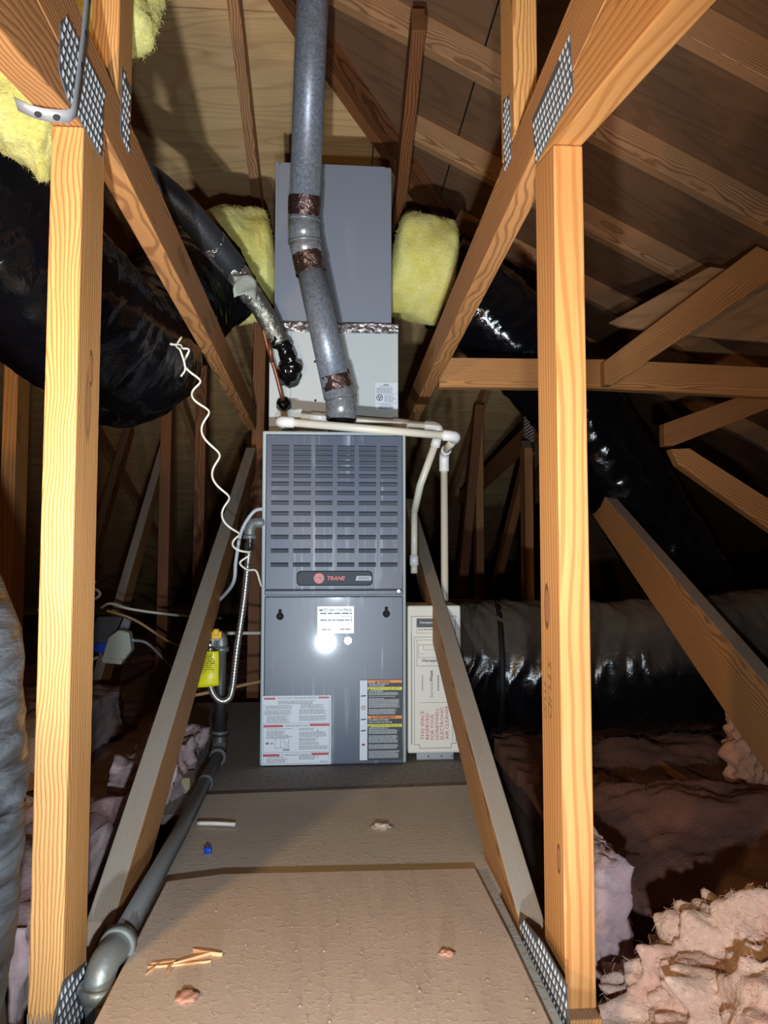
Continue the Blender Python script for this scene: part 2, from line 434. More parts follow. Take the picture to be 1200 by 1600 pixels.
# ------------------------------------------------------------------ setting: floor base and hip roof
bm = NB(); box(bm, -4, 5, -1.5, 8.7, -.14, -.125)
tag(obj('floor', bm, DRYWALL), 'dim ceiling board base of the attic floor', kind='structure')

ZB, SB, ZR, SL = 3.135, .364, 2.25, .5   # back slope z = ZB - SB*Y ; right slope z = ZR - SL*X ; left slope mirrored about the ridge
RX = -.65; RZ = ZR - SL * RX; RY = (ZB - RZ) / SB; HK = SB / SL
def clip(poly, a, b, c):            # keep a*x+b*y<=c
    out = []
    for i in range(len(poly)):
        p, q = poly[i], poly[(i + 1) % len(poly)]
        dp, dq = a * p[0] + b * p[1] - c, a * q[0] + b * q[1] - c
        if dp <= 0: out.append(p)
        if dp * dq < 0:
            t = dp / (dp - dq); out.append((p[0] + (q[0] - p[0]) * t, p[1] + (q[1] - p[1]) * t))
    return out
ceil = thing('ceiling', 'hip roof underside of plywood sheathing on sloping rafters', None, (RX, RY, RZ), kind='structure')
zb = lambda x, y: ZB - SB * y
zr = lambda x, y: ZR - SL * x
zl = lambda x, y: RZ + SL * (x - RX)
def sheath(poly, zf, mat, ax):
    if len(poly) < 3: return
    pts = [(x, y, zf(x, y)) for x, y in poly]
    n = (Vector(pts[1]) - Vector(pts[0])).cross(Vector(pts[2]) - Vector(pts[0])).normalized()
    if n.z < 0: n = -n
    c = sum((Vector(p) for p in pts), Vector()) / len(pts)
    M = Matrix.Translation(c) @ frame_of(ax, n.cross(Vector(ax)))
    Mi = M.inverted(); b = NB(); prism(b, [Mi @ Vector(p) for p in pts], M.to_3x3().inverted() @ (n * .013))
    obj('sheathing_panel', b, mat, ceil, M)
G = .0025; STEP = 1.22 / math.sqrt(1 + SL * SL)
k = 0; y = RY - .35; STEP = 1.22 / math.sqrt(1 + SB * SB)
while y < 8.6:                      # back slope: courses across X
    x = -6 + (1.2 if k % 2 else 0) + .15
    while x < 6:
        p = [(x + G, y + G), (x + 2.4 - G, y + G), (x + 2.4 - G, y + STEP - G), (x + G, y + STEP - G)]
        p = clip(p, 1, -HK, RX - HK * RY); p = clip(p, -1, -HK, -RX - HK * RY)
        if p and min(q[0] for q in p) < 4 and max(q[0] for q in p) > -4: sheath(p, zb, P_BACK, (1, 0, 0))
        x += 2.4
    y += STEP; k += 1
STEP = 1.22 / math.sqrt(1 + SL * SL)
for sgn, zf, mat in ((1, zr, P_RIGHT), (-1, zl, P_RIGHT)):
    k = 0; d = 0
    while d < 4.4:
        y = -1.5 - (1.2 if k % 2 else 0)
        while y < 7:
            xa, xb = RX + sgn * (d + G), RX + sgn * (d + STEP - G)
            p = [(xa, y + G), (xb, y + G), (xb, y + 2.4 - G), (xa, y + 2.4 - G)]
            p = clip(p, 0, -1, 1.5)
            p = clip(p, -sgn, HK, HK * RY - sgn * RX)
            if p: sheath(p, zf, mat, (0, 1, 0))
            y += 2.4
        d += STEP; k += 1
RB = .1                              # rafter bottom below the sheathing, measured vertically
def rafter(p0, p1, side, mat=W_RAFT, t=.038, w=.089): stick('rafter', p0, p1, side, mat, ceil, t, w)
for x in (-1.5, -.9, -.312, .9, 1.5):  # rafters that run down the back slope
    y0 = RY + abs(x - RX) / HK + .12; y1 = 7.6
    off = -RB / 2
    rafter((x, y0, zb(0, y0) + off), (x, y1, zb(0, y1) + off), (1, 0, 0))
for y in (1.17, 1.64, 2.11, 2.58, 3.05, 3.6):  # rafters that run down the right slope
    x0 = max(RX + .03, RX + HK * (y - RY) + .06); x1 = 3.4
    if y == 2.58: x0 = .27
    rafter((x0, y, zr(x0, 0) - RB / 2), (x1, y, zr(x1, 0) - RB / 2), (0, 1, 0))
for y in (.9, 1.5):
    rafter((RX - .03, y, zl(RX - .03, 0) - RB / 2), (-3, y, zl(-3, 0) - RB / 2), (0, 1, 0))
hp0 = Vector((RX, RY, RZ - .07)); hp1 = hp0 + Vector((3.6 * HK, 3.6, -1.8 * HK))
stick('hip_rafter', hp0, hp1, (1, -HK, 0), W_RED, ceil, .038, .13)
hq1 = hp0 + Vector((-3.6 * HK, 3.6, -1.8 * HK)); stick('hip_rafter', hp0, hq1, (1, HK, 0), W_RED, ceil, .038, .13)
stick('ridge_board', (RX, -1.4, RZ - .08), (RX, RY, RZ - .08), (1, 0, 0), W_RED, ceil, .038, .14)

# ------------------------------------------------------------------ trusses
def nail_plate(parent, x, pts, face, pitch=.0115, mat=M_PLATE):
    """toothed connector plate on the face of a truss at plane x; face=+1 looks toward +X"""
    b = NB(); prism(b, [(x, y, z) for y, z in pts], (face * .0012, 0, 0))
    pl = obj('nail_plate', b, mat, parent)
    ys = [p[0] for p in pts]; zs = [p[1] for p in pts]
    def inside(y, z):
        c = False
        for i in range(len(pts)):
            (ya, za), (yb, zb_) = pts[i], pts[(i + 1) % len(pts)]
            if (za > z) != (zb_ > z) and y < (yb - ya) * (z - za) / (zb_ - za) + ya: c = not c
        return c
    b = NB(); z = min(zs) + pitch * .5; r = 0
    while z < max(zs):
        y = min(ys) + pitch * (.4 + .5 * (r % 2))
        while y < max(ys):
            if inside(y, z) and inside(y + .003, z + .003):
                x0 = x + face * .0012; x1 = x + face * .0032; h = pitch * .40; w = pitch * .12
                base = [b.verts.new((x0, y - w, z - h)), b.verts.new((x0, y + w, z - h)), b.verts.new((x0, y + w, z + h)), b.verts.new((x0, y - w, z + h))]
                top = [b.verts.new((x1, y - w * .6, z - h * .2)), b.verts.new((x1, y + w * .6, z - h * .2))]
                b.faces.new((base[0], base[1], top[1], top[0])); b.faces.new((base[3], top[0], top[1], base[2]))
                b.faces.new((base[0], top[0], base[3])); b.faces.new((base[1], base[2], top[1]))
            y += pitch
        z += pitch * 1.15; r += 1
    obj('punched_teeth', b, M_TOOTH, pl, kind='stuff')
    return pl

def near_truss(name, label, x0, x1, xw0, xw1, inner, mirror, posts, dz=0.0, ylen=2.95):
    t = thing(name, label, 'truss', ((x0 + x1) / 2, .94, -.09), group='near roof trusses beside the walkway')
    yz('post', [(.9, -.004), (.985, -.004), (.985, 1.066 + dz), (.9, 1.050 + dz)], x0, x1, posts, t, (0, 1))
    bb = lambda y: 1.102 + dz - .032 * (y - .6)
    yz('chord', [(.25, bb(.25)), (ylen, bb(ylen)), (ylen, bb(ylen) + .089), (.25, bb(.25) + .089)], x0, x1, W_CHORD, t, (1, -.03))
    yz('near_web', [(.988, 1.068 + dz), (.82, 1.035 + dz), (.25, .925), (.25, 1.015), (.66, 1.098 + dz), (.988, 1.087 + dz)], x0, x1, W_CHORD if mirror < 0 else W_POST2, t, (1, .2))
    if mirror < 0:
        yz('web', [(1.02, -.06), (1.10, .022), (2.95, .958), (2.95, .858), (1.16, -.06)], xw0, xw1, W_WEB, t, (1, .5))
    else:
        yz('web', [(1.0, -.06), (1.06, .02), (1.30, .122), (2.55, .655), (2.75, .745), (2.75, .645), (1.13, -.06)], xw0, xw1, W_WEB, t, (1, .43))
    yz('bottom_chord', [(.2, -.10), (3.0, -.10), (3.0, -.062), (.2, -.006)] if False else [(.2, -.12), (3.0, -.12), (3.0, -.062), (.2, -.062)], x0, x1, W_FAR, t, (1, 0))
    yz('foot_block', [(.88, -.062), (1.0, -.062), (1.0, -.004), (.88, -.004)], x0, x1, W_POST, t, (1, 0))
    return t
L = near_truss('roof_truss', 'near left roof truss whose striped orange post carries the metal strap', -.341, -.303, -.341, -.303, 1, -1, W_POST)
yz('stub_post', [(1.035, 1.178), (1.105, 1.176), (1.105, 2.2), (1.035, 2.2)], -.341, -.303, W_POST, L, (0, 1))
nail_plate(L, -.303, [(.815, 1.118), (.835, 1.140), (.973, 1.140), (.968, 1.048), (.845, 1.048), (.815, 1.064)], 1)
nail_plate(L, -.303, [(1.050, 1.13), (1.094, 1.122), (1.094, 1.222), (1.050, 1.225)], 1)
nail_plate(L, -.303, [(.872, -.06), (1.06, -.06), (1.062, .038), (.99, .028), (.90, .05), (.872, .02)], 1)
b = NB()                              # teeth curling round the foot of the post
for i in range(9):
    x = -.339 + i * .0042; prism(b, [(x, .8985, -.002), (x + .0022, .8985, -.002), (x + .0011, .893, .018 + random.random() * .006)], (0, -.0016, 0))
obj('bent_teeth', b, M_TOOTH, L, kind='stuff')
R = near_truss('roof_truss', 'near right roof truss with the smooth orange post and stamped lumber face', .276, .314, .262, .298, -1, 1, W_POST2)
yz('stub_post', [(1.10, 1.18), (1.185, 1.178), (1.185, 2.1), (1.10, 2.1)], .276, .314, W_POST, R, (0, 1))
nail_plate(R, .276, [(.818, 1.066), (.978, 1.066), (.992, 1.138), (.826, 1.142)], -1)
nail_plate(R, .276, [(1.115, 1.148), (1.160, 1.150), (1.168, 1.275), (1.123, 1.256)], -1)
nail_plate(R, .2615, [(.84, -.05), (.95, -.05), (1.058, .022), (1.049, .036), (.938, .055), (.842, .056)], -1)
for s, zz, hh, yy in (('STUD', .285, .045, .945), ('STUD', .27, .035, .93), ('S-DRY', .27, .06, .96)):
    pass
text('lumber_stamp', 'STUD', (.2757, .955, .40), .075, .017, M_STAMP, R, right=(0, 0, -1), upv=(0, -1, 0), shear=.2)
text('lumber_stamp', 'STUD', (.2757, .972, .37), .05, .010, M_STAMP, R, right=(0, 0, -1), upv=(0, -1, 0), shear=.2)

def knot(parent, x, y, z, ry, rz, face):
    b_ = NB(); n_ = 20
    for (f, mi, dx) in ((1, 0, .00015), (.72, 1, .0003)):
        prism(b_, [(x, y + ry * f * math.cos(2 * math.pi * i / n_), z + rz * f * math.sin(2 * math.pi * i / n_)) for i in range(n_)], (face * dx, 0, 0), mi)
    obj('knot', b_, [M_KNOTRING, M_KNOT], parent)
M_KNOT = plain('knot_brown', lin(168, 112, 70), .6); M_KNOTRING = plain('knot_bark_ring', lin(120, 78, 44), .7)
knot(R, .276, .955, .466, .012, .030, -1); knot(R, .276, .918, .163, .008, .018, -1)
knot(L, -.303, .948, .765, .008, .024, 1)

# trusses that stand beyond the right post
t2 = thing('roof_truss', 'second truss to the right, long web slanting down across the low black duct', 'truss', (.92, 2.0, -.1))
yz('web', [(1.2, -.11), (2.62, .72), (2.62, .83), (1.2, .10)], .9, .938, W_CHORD, t2, (1, .56))
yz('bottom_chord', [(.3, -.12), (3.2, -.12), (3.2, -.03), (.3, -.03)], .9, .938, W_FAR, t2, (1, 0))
yz('chord', [(1.75, 1.25), (2.9, 1.22), (2.9, 1.31), (1.75, 1.34)], .9, .938, W_FAR, t2, (1, -.03)) if False else None
tg = thing('girder_truss', 'dim cross truss on the right with long level chord and gusset board', 'truss', (.85, 2.25, -.1))
xz('chord', [(.318, 1.040), (.829, 1.043), (1.9, 1.005), (1.9, 1.09), (1.341, 1.118), (.827, 1.134), (.318, 1.130)], 2.21, 2.248, W_CHORD, tg, (1, -.01))
xz('diagonal_web', [(.812, 1.116), (1.179, 1.393), (1.30, 1.485), (1.40, 1.44), (1.42, 1.44), (1.319, 1.366), (.953, 1.123), (.835, 1.045), (.812, 1.045)], 2.168, 2.206, W_CHORD, tg, (1, .75))
xz('gusset_board', [(.862, 1.263), (1.192, 1.450), (1.228, 1.446), (1.36, 1.44), (1.46, 1.40), (1.46, 1.205), (1.145, 1.224), (.90, 1.250)], 2.252, 2.268, P_GUSSET, tg, (1, .3))
xz('rising_web', [(1.03, .875), (1.06, .875), (1.47, 1.035), (1.28, 1.035), (1.03, .945)], 2.25, 2.288, W_FAR, tg, (1, .42))
xz('falling_web', [(1.05, .865), (1.11, .868), (1.46, .650), (1.46, .545), (1.073, .815)], 2.25, 2.288, W_CHORD, tg, (1, -.62))
t4 = thing('roof_truss', 'far right truss seen behind the right post, with metal plate on its peak', 'truss', (.9, 3.3, -.1))
yz('post', [(3.30, .15), (3.385, .15), (3.385, 1.02), (3.345, 1.06), (3.30, 1.02)], .86, .898, W_CHORD, t4, (0, 1))
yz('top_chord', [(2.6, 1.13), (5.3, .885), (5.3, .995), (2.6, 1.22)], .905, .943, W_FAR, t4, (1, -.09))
yz('web', [(3.42, 1.02), (3.52, 1.02), (4.25, .38), (4.15, .38)], .905, .943, W_FAR, t4, (1, -.9))
nail_plate(t4, .905, [(3.30, 1.05), (3.47, 1.05), (3.47, 1.22), (3.30, 1.22)], -1, .014, M_PLATE)
for nm, lab, p0, p1, mat in (
    ('brace', 'upright wood stud on the far roof slope, seen right of the drain pipes', (.855, 4.35, -.1), (.855, 4.35, 1.36), W_CHORD),
    ('brace', 'leaning brown stud beside the far upright one right of the drain pipes', (.72, 4.2, .3), (.84, 4.25, 1.4), W_RED),
    ('brace', 'reddish stud upright in the dark behind the left web with blue box', (-.79, 3.6, -.1), (-.785, 3.6, 1.35), W_RED),
    ('brace', 'brown upright stud in the dark nearest the furnace on its left', (-.64, 3.65, -.1), (-.632, 3.65, 1.45), W_RED),
    ('brace', 'thin brown stud standing close to the left side of the furnace', (-.318, 3.1, -.1), (-.302, 3.1, 1.5), W_RED),
):
    tag(stick(nm, p0, p1, (1, 0, 0), mat, None, .045 if mat is W_CHORD else .05, .089), lab, 'stud', 'dim studs at the back')
b0 = stick('brace', (.225, 1.93, 1.98), (.243, 2.95, 1.73), (1, 0, 0), W_RED, None, .038, .08)
tag(b0, 'dark slanting brace right of the vent pipe crossing the brown roof slope', 'brace')
t5 = thing('roof_truss', 'left truss behind the black duct whose dusty web holds the blue box', 'truss', (-.92, 3.0, -.1))
yz('web', [(2.95, -.05), (3.02, .06), (4.20, 1.24), (4.26, 1.17), (3.09, -.02)], -.935, -.897, W_WEB, t5, (1, 1))
yz('post', [(2.1, -.1), (2.185, -.1), (2.185, 1.7), (2.1, 1.7)], -.905, -.867, W_POST2, t5, (0, 1))
yz('bottom_chord', [(1.0, -.12), (4.5, -.12), (4.5, -.05), (1.0, -.05)], -.935, -.897, W_FAR, t5, (1, 0))
t6 = thing('roof_truss', 'furthest left truss, its web rising behind the hanging black duct', 'truss', (-1.22, 4, -.1))
yz('web', [(3.30, -.06), (3.38, -.06), (4.53, 1.34), (4.58, 1.26), (3.42, -.1)], -1.24, -1.2, W_FAR, t6, (1, 1.15))
yz('bottom_chord', [(2.0, -.12), (5, -.12), (5, -.06), (2, -.06)], -1.24, -1.2, W_FAR, t6, (1, 0))
b1 = stick('floor_board', (.35, 2.75, .36), (1.3, 2.75, .33), (0, 0, 1), W_FAR, None, .03, .09)
tag(b1, 'dim level board behind the carton above the low black duct', 'board')

# ------------------------------------------------------------------ floor panels (loose sheets, stacked like shingles)
def panel(name, label, pts, z0, z1, mat):
    c = Vector((0, sum(p[1] for p in pts) / len(pts), z1)); b = NB()
    prism(b, [(x, y - c.y, z0 - c.z) for x, y in pts], (0, 0, z1 - z0))
    o = obj(name, b, mat, None, Matrix.Translation(c), bevel=.0025)
    return tag(o, label, 'plywood panel', 'plywood panels on the floor')
panel('plywood_panel', 'large dusty brown plywood panel on the floor nearest the front', [(-.254, -.6), (.235, -.6), (.236, 1.0), (.231, 1.222), (-.17, 1.228), (-.254, 1.206)], .014, .031, P_FRONT)
panel('plywood_panel', 'grey dusty plywood panel in the middle between the other two sheets', [(-.245, .5), (.258, .5), (.258, 1.17), (.305, 1.26), (.36, 1.72), (-.026, 1.70), (-.30, 1.685), (-.30, 1.03), (-.245, 1.03)], 0.0, .0135, P_MID)
panel('plywood_panel', 'dark rough plywood panel that carries the furnace', [(-.5, 1.6), (.36, 1.6), (.36, 2.8), (-.5, 2.8)], -.02, -.0005, P_REAR)

# ------------------------------------------------------------------ furnace
YF = 1.95
def Pz(y): return .53 + YF * (870 - y) / 1170 * 1.003
def Px(x): return YF * (x - 520) / 1170 * 1.004
FX0, FX1, FZ1 = Px(410.5), Px(634), Pz(674)
F = thing('furnace', 'tall slate grey furnace cabinet with louvred upper door and warning stickers', 'furnace', (.005, YF + .3, 0))
b = NB(); box(b, FX0, FX1, YF, YF + .68, .0, FZ1); obj('casing', b, M_CASE, F, bevel=.004)
dx0, dx1 = Px(416), Px(629.5)
b = NB(); box(b, dx0, dx1, YF - .006, YF - .0005, Pz(921), Pz(680)); UD = obj('upper_door', b, M_DOOR_UP, F, bevel=.003)
b = NB(); box(b, dx0, dx1, YF - .009, YF - .0005, Pz(929.5), Pz(921.5)); obj('divider_rail', b, M_DOOR_UP, F, bevel=.002)
b = NB(); box(b, dx0, dx1, YF - .006, YF - .0005, Pz(1186), Pz(931)); bmesh.ops.translate(b, vec=(0, 0, 0), verts=b.verts)
LD = obj('lower_door', b, M_DOOR, F, bevel=.003)
cols = [(425, 452), (459, 486), (493, 519), (527, 553), (560.5, 586.5), (594, 620)]
rows = [700.5, 708, 715.5, 724, 733.5, 745, 757.5, 771.5, 787, 803.5, 821, 840, 861, 882.5]
sw = (Px(452) - Px(425)) / 2; lou = None
for r in rows:
    for c in cols:
        M = Matrix.Translation((Px((c[0] + c[1]) / 2), YF - .006, Pz(r)))
        if lou is None:
            b = NB(); hh = .0036
            box(b, -sw, sw, -.0008, .0, -hh, hh, 1)
            prism(b, [(-sw, -.0008, hh + .0025), (-sw, -.006, hh - .001), (-sw, -.0055, hh - .002), (-sw, -.0008, hh)], (2 * sw, 0, 0), 0)
            prism(b, [(-sw, -.0008, -hh - .0015), (-sw, -.0018, -hh - .0005), (-sw, -.0008, -hh)], (2 * sw, 0, 0), 0)
            lou = obj('louver', b, [M_DOOR_UP, M_SLOT], UD, M)
        else:
            link(lou.copy(), UD, M)
# badge
bx0, bx1, bz0, bz1 = Px(465.5), Px(581), Pz(914), Pz(892.5); bc = (bz0 + bz1) / 2
def badge_pts(x0, x1, z0, z1, y, bow=.0015, r=.012):
    pts = []
    for cx, cz, a0 in ((x1 - r, z1 - r * .8, 0), (x0 + r, z1 - r * .8, 90), (x0 + r, z0 + r * .8, 180), (x1 - r, z0 + r * .8, 270)):
        for i in range(5):
            a = math.radians(a0 + i * 22.5); pts.append((cx + r * math.cos(a), y, cz + r * .8 * math.sin(a)))
    return pts
b = NB(); prism(b, badge_pts(bx0 - .001, bx1 + .001, bz0 - .001, bz1 + .001, YF - .006), (0, -.002, 0)); BD = obj('badge', b, M_BLACK, UD)
b = NB(); prism(b, badge_pts(bx0 + .0012, bx1 - .0012, bz0 + .0012, bz1 - .0012, YF - .008, r=.011), (0, -.0012, 0)); obj('badge_face', b, M_BADGE, BD)
yb = YF - .0095
def disc(bm, x, z, y, r, n=24, t=.0005, rx=None, mi=0):
    prism(bm, [(x + (rx or r) * math.cos(2 * math.pi * i / n), y, z + r * math.sin(2 * math.pi * i / n)) for i in range(n)], (0, -t, 0), mi)
b = NB(); lx = Px(499); disc(b, lx, bc, yb, .0135); obj('round_logo', b, M_REDLOGO, BD)
b = NB()
for i in range(5): plate_rect(b, lx - .010 + i * .0035, lx - .009 + i * .0035, bc - .009 + (i % 2) * .004, bc + .009 - (i % 3) * .003, yb - .0006, .0003)
plate_rect(b, lx - .001, lx + .0095, bc - .0005, bc + .003, yb - .0006, .0003); plate_rect(b, lx + .002, lx + .011, bc - .006, bc - .004, yb - .0006, .0003)
obj('logo_lines', b, M_DOOR, BD)
text('badge_lettering', 'TRANE', (Px(512), yb - .0006, bc - .005), Px(539.5) - Px(512), .0105, M_REDLOGO, BD, bold=.02, shear=.25)
b = NB(); prism(b, [(Px(555), yb, bc - .006), (Px(579.5), yb, bc - .006), (Px(580), yb, bc + .0035), (Px(577), yb, bc + .006), (Px(557), yb, bc + .006)], (0, -.0004, 0)); obj('model_plate', b, M_PALE, BD)
text('model_lettering', 'XR80', (Px(559), yb - .0008, bc - .0035), Px(577) - Px(559), .0075, M_INKG, BD, bold=.01, shear=.15)
# door latches and blower plug
for cx, cz in ((440, 960), (603, 957)):
    b = NB(); disc(b, Px(cx), Pz(cz) - .002, YF - .006, .0095, 20, .004); disc(b, Px(cx), Pz(cz) - .002, YF - .010, .006, 16, .004)
    box(b, Px(cx) - .004, Px(cx) + .004, YF - .0095, YF - .006, Pz(cz), Pz(cz) + .016)
    obj('latch_knob', b, M_BLACK, LD, bevel=.0008)
b = NB(); disc(b, Px(544), Pz(999), YF - .006, .0095, 24, .0015); disc(b, Px(544), Pz(999), YF - .0075, .006, 20, .0025)
for i in range(4): box(b, Px(544) + .004 * math.cos(i * 1.57) - .001, Px(544) + .004 * math.cos(i * 1.57) + .001, YF - .0115, YF - .01, Pz(999) + .004 * math.sin(i * 1.57) - .001, Pz(999) + .004 * math.sin(i * 1.57) + .001)
obj('sight_plug', b, M_CHROME, LD)
b = NB(); disc(b, Px(622), Pz(923), YF - .009, .004, 16, .002); obj('rail_screw', b, M_CHROME, F)
YD = YF - .0062
# contractor sticker
b = NB(); plate_rect(b, Px(497), Px(553), Pz(987.5), Pz(946.5), YD); CS = obj('contractor_sticker', b, M_STICK, LD, label='small white contractor sticker')
text('sticker_title', 'METZ AIR CONTROL', (Px(500), YD - .0008, Pz(954.3)), Px(550.5) - Px(500), Px(504.4) - Px(500), M_INK, CS, bold=.025)
b = NB(); random.seed(3)
fine_print(b, Px(501), Px(550), Pz(956), Pz(960), YD - .0008, .0075, rag=0, size=.5)
fine_print(b, Px(501), Px(549), Pz(966.5), Pz(970), YD - .0008, .006, rag=.1, size=.5)
fine_print(b, Px(504), Px(520), Pz(981), Pz(984), YD - .0008, .005, rag=.1); fine_print(b, Px(532), Px(550), Pz(980.5), Pz(984), YD - .0008, .005, rag=.05)
for xa, xb, za, zb2 in ((534, 549, 962, 962.6), (549, 549.8, 962, 970), (534, 534.7, 960, 978), (541, 549, 974, 974.6), (512, 524, 972, 972.4)):
    plate_rect(b, Px(xa), Px(xb), Pz(zb2), Pz(za), YD - .0007, .0002)
obj('sticker_print', b, M_INKG, CS)
# instruction label (left)
b = NB(); plate_rect(b, Px(414.5), Px(518.5), Pz(1185), Pz(1081.5), YD); IL = obj('instruction_label', b, M_PAPER, LD, label='white instruction label with red bars')
y1 = YD - .0008
b = NB()
for xa, xb, ya, yb2 in ((417, 434, 1084, 1087), (416.3, 446, 1125, 1128.5), (486, 516, 1124, 1127.5), (416, 441, 1168.5, 1172), (489, 515, 1167.5, 1171), (499, 515.5, 1083.5, 1086)):
    plate_rect(b, Px(xa), Px(xb), Pz(yb2), Pz(ya), YD - .0007, .0002)
obj('red_bar', b, M_RED, IL)
text('label_heading', 'FOR YOUR SAFETY READ BEFORE OPERATING', (Px(437), y1, Pz(1086.4)), Px(497) - Px(437), .0042, M_INKG, IL, bold=.02)
text('label_heading', 'OPERATING INSTRUCTIONS', (Px(448), y1, Pz(1128)), Px(484) - Px(448), .0042, M_INKG, IL, bold=.02)
text('label_heading', 'TO TURN OFF GAS TO APPLIANCE', (Px(443), y1, Pz(1171.4)), Px(487) - Px(443), .0042, M_INKG, IL, bold=.02)
b = NB()
for x0, x1, za, zb2, rg in ((438, 493, 1089, 1094, .1), (419, 463, 1096, 1102, .15), (418, 464, 1103, 1110, .2), (421, 462, 1112, 1122, .3), (472, 512, 1095, 1101, .25), (470, 514, 1102, 1110, .15), (470, 514, 1112, 1119, .15),
                          (421, 463, 1130.5, 1133, .1), (421, 451, 1134, 1139, .2), (421, 460, 1140, 1146, .2), (470, 495, 1130.5, 1135, .2), (470, 513, 1136, 1143, .1), (470, 498, 1145, 1151, .2), (470, 505, 1152, 1156, .2), (470, 514, 1157, 1163, .15),
                          (421, 450, 1173, 1175, .1), (421, 456, 1176, 1182, .3), (470, 496, 1172, 1177, .1), (502, 514, 1180, 1182, .1)):
    fine_print(b, Px(x0), Px(x1), Pz(za), Pz(zb2), y1, .0034, 1.0, rag=rg, size=.42)
for xa, xb, ya, yb2 in ((417, 516, 1122.6, 1123), (417, 516, 1165.8, 1166.2), (416.5, 516, 1182.6, 1183), (416.3, 416.7, 1093, 1183), (515.6, 516, 1088, 1183),
                       (434, 455, 1144, 1144.6), (434, 434.6, 1144, 1160), (454.4, 455, 1144, 1160), (434, 455, 1159.4, 1160), (442, 442.5, 1144, 1160), (447, 447.5, 1144, 1152), (447, 455, 1151.5, 1152), (449, 453, 1155, 1155.7), (446, 456, 1161.5, 1163.5), (427.5, 431, 1151.5, 1153.5), (420, 425, 1151, 1154), (498, 499, 1132, 1136), (497.5, 498.5, 1143.5, 1146.5), (498, 499.2, 1172.5, 1175)):
    plate_rect(b, Px(xa), Px(xb), Pz(yb2), Pz(ya), YD - .0007, .0002)
obj('label_print', b, M_INKG, IL)
# warning label (right)
b = NB(); plate_rect(b, Px(561.5), Px(627.5), Pz(1180.5), Pz(1058.5), YD); WL = obj('warning_label', b, M_INK, LD, label='black warning label with orange and yellow bands')
b = NB(); plate_rect(b, Px(562.2), Px(573.8), Pz(1180), Pz(1059.3), YD - .0007, .0003); obj('pictogram_strip', b, M_PAPER, WL)
b = NB()
for ya, yb2 in ((1059.5, 1063.5), (1113.5, 1118)): plate_rect(b, Px(574.5), Px(626.8), Pz(yb2), Pz(ya), YD - .0007, .0003)
obj('orange_band', b, M_ORANGE, WL)
b = NB()
for ya, yb2 in ((1070, 1074.5), (1126, 1130.5)): plate_rect(b, Px(574.5), Px(626.8), Pz(yb2), Pz(ya), YD - .0007, .0003)
obj('yellow_band', b, M_LEMON, WL)
y2 = YD - .0012
text('band_lettering', 'WARNING', (Px(591), y2, Pz(1063.1)), Px(609) - Px(591), .0052, M_INK, WL, bold=.02)
text('band_lettering', 'AVERTISSEMENT', (Px(585), y2, Pz(1117.5)), Px(617) - Px(585), .0058, M_INK, WL, bold=.02)
text('band_lettering', 'CAUTION FOR YOUR SAFETY', (Px(579), y2, Pz(1074)), Px(624) - Px(579), .0055, M_INK, WL, bold=.01)
text('band_lettering', 'ATTENTION POUR VOTRE SECURITE', (Px(579), y2, Pz(1130)), Px(625) - Px(579), .0055, M_INK, WL, bold=.01)
b = NB()
for cx, cz in ((587.5, 1061.6), (581.5, 1116), (577, 1072.6), (577, 1128.7)):
    prism(b, [(Px(cx - 2), y2, Pz(cz + 1.7)), (Px(cx + 2), y2, Pz(cz + 1.7)), (Px(cx), y2, Pz(cz - 1.7))], (0, -.0002, 0))
for cz in (1083, 1118.5, 1135.5):
    for i in range(7):
        a = i * 2.4; plate_rect(b, Px(567.8) + .005 * math.cos(a) - .0015, Px(567.8) + .005 * math.cos(a) + .0015, Pz(cz) + .005 * math.sin(a * 1.3) - .0013, Pz(cz) + .005 * math.sin(a * 1.3) + .0013, y2 + .0001, .0002)
obj('pictogram', b, M_INK, WL)
b = NB(); disc(b, Px(567.8), Pz(1101), y2 + .0001, .0058, 20, .0002); disc(b, Px(567.8), Pz(1156), y2 + .0001, .004, 3, .0002)
plate_rect(b, Px(565), Px(570.5), Pz(1158), Pz(1156), y2 + .0001, .0002); obj('red_pictogram', b, M_RED, WL)
b = NB(); disc(b, Px(567.8), Pz(1101), y2 - .0002, .0044, 20, .0002); obj('pictogram_centre', b, M_PALE, WL)
b = NB()
for x0, x1, za, zb2, rg, ln, szz in ((576, 606, 1064.5, 1067, 0, .0046, .55), (576, 600, 1067.3, 1070, 0, .0046, .55), (576, 598, 1075.5, 1078, 0, .004, .6), (576, 624, 1078, 1083, .1, .0026, .6), (576, 617, 1084, 1086, .1, .0026, .6), (576, 600, 1087, 1089, .2, .0026, .6), (576, 624, 1088.5, 1101, .08, .0024, .62), (576, 619, 1103, 1112.5, .1, .0024, .62),
                             (576, 608, 1119, 1122, 0, .0046, .55), (576, 612, 1122.3, 1125.5, 0, .0046, .55), (576, 606, 1131.5, 1134, 0, .004, .6), (576, 622, 1134, 1141.5, .12, .0024, .62), (576, 622, 1143, 1155, .1, .0024, .62), (576, 622, 1156.5, 1164, .08, .0024, .62), (576, 624, 1166, 1177, .12, .0024, .62)):
    fine_print(b, Px(x0), Px(x1), Pz(za), Pz(zb2), y2, ln, 1.0, rag=rg, size=szz)
obj('label_print', b, M_PALE, WL)

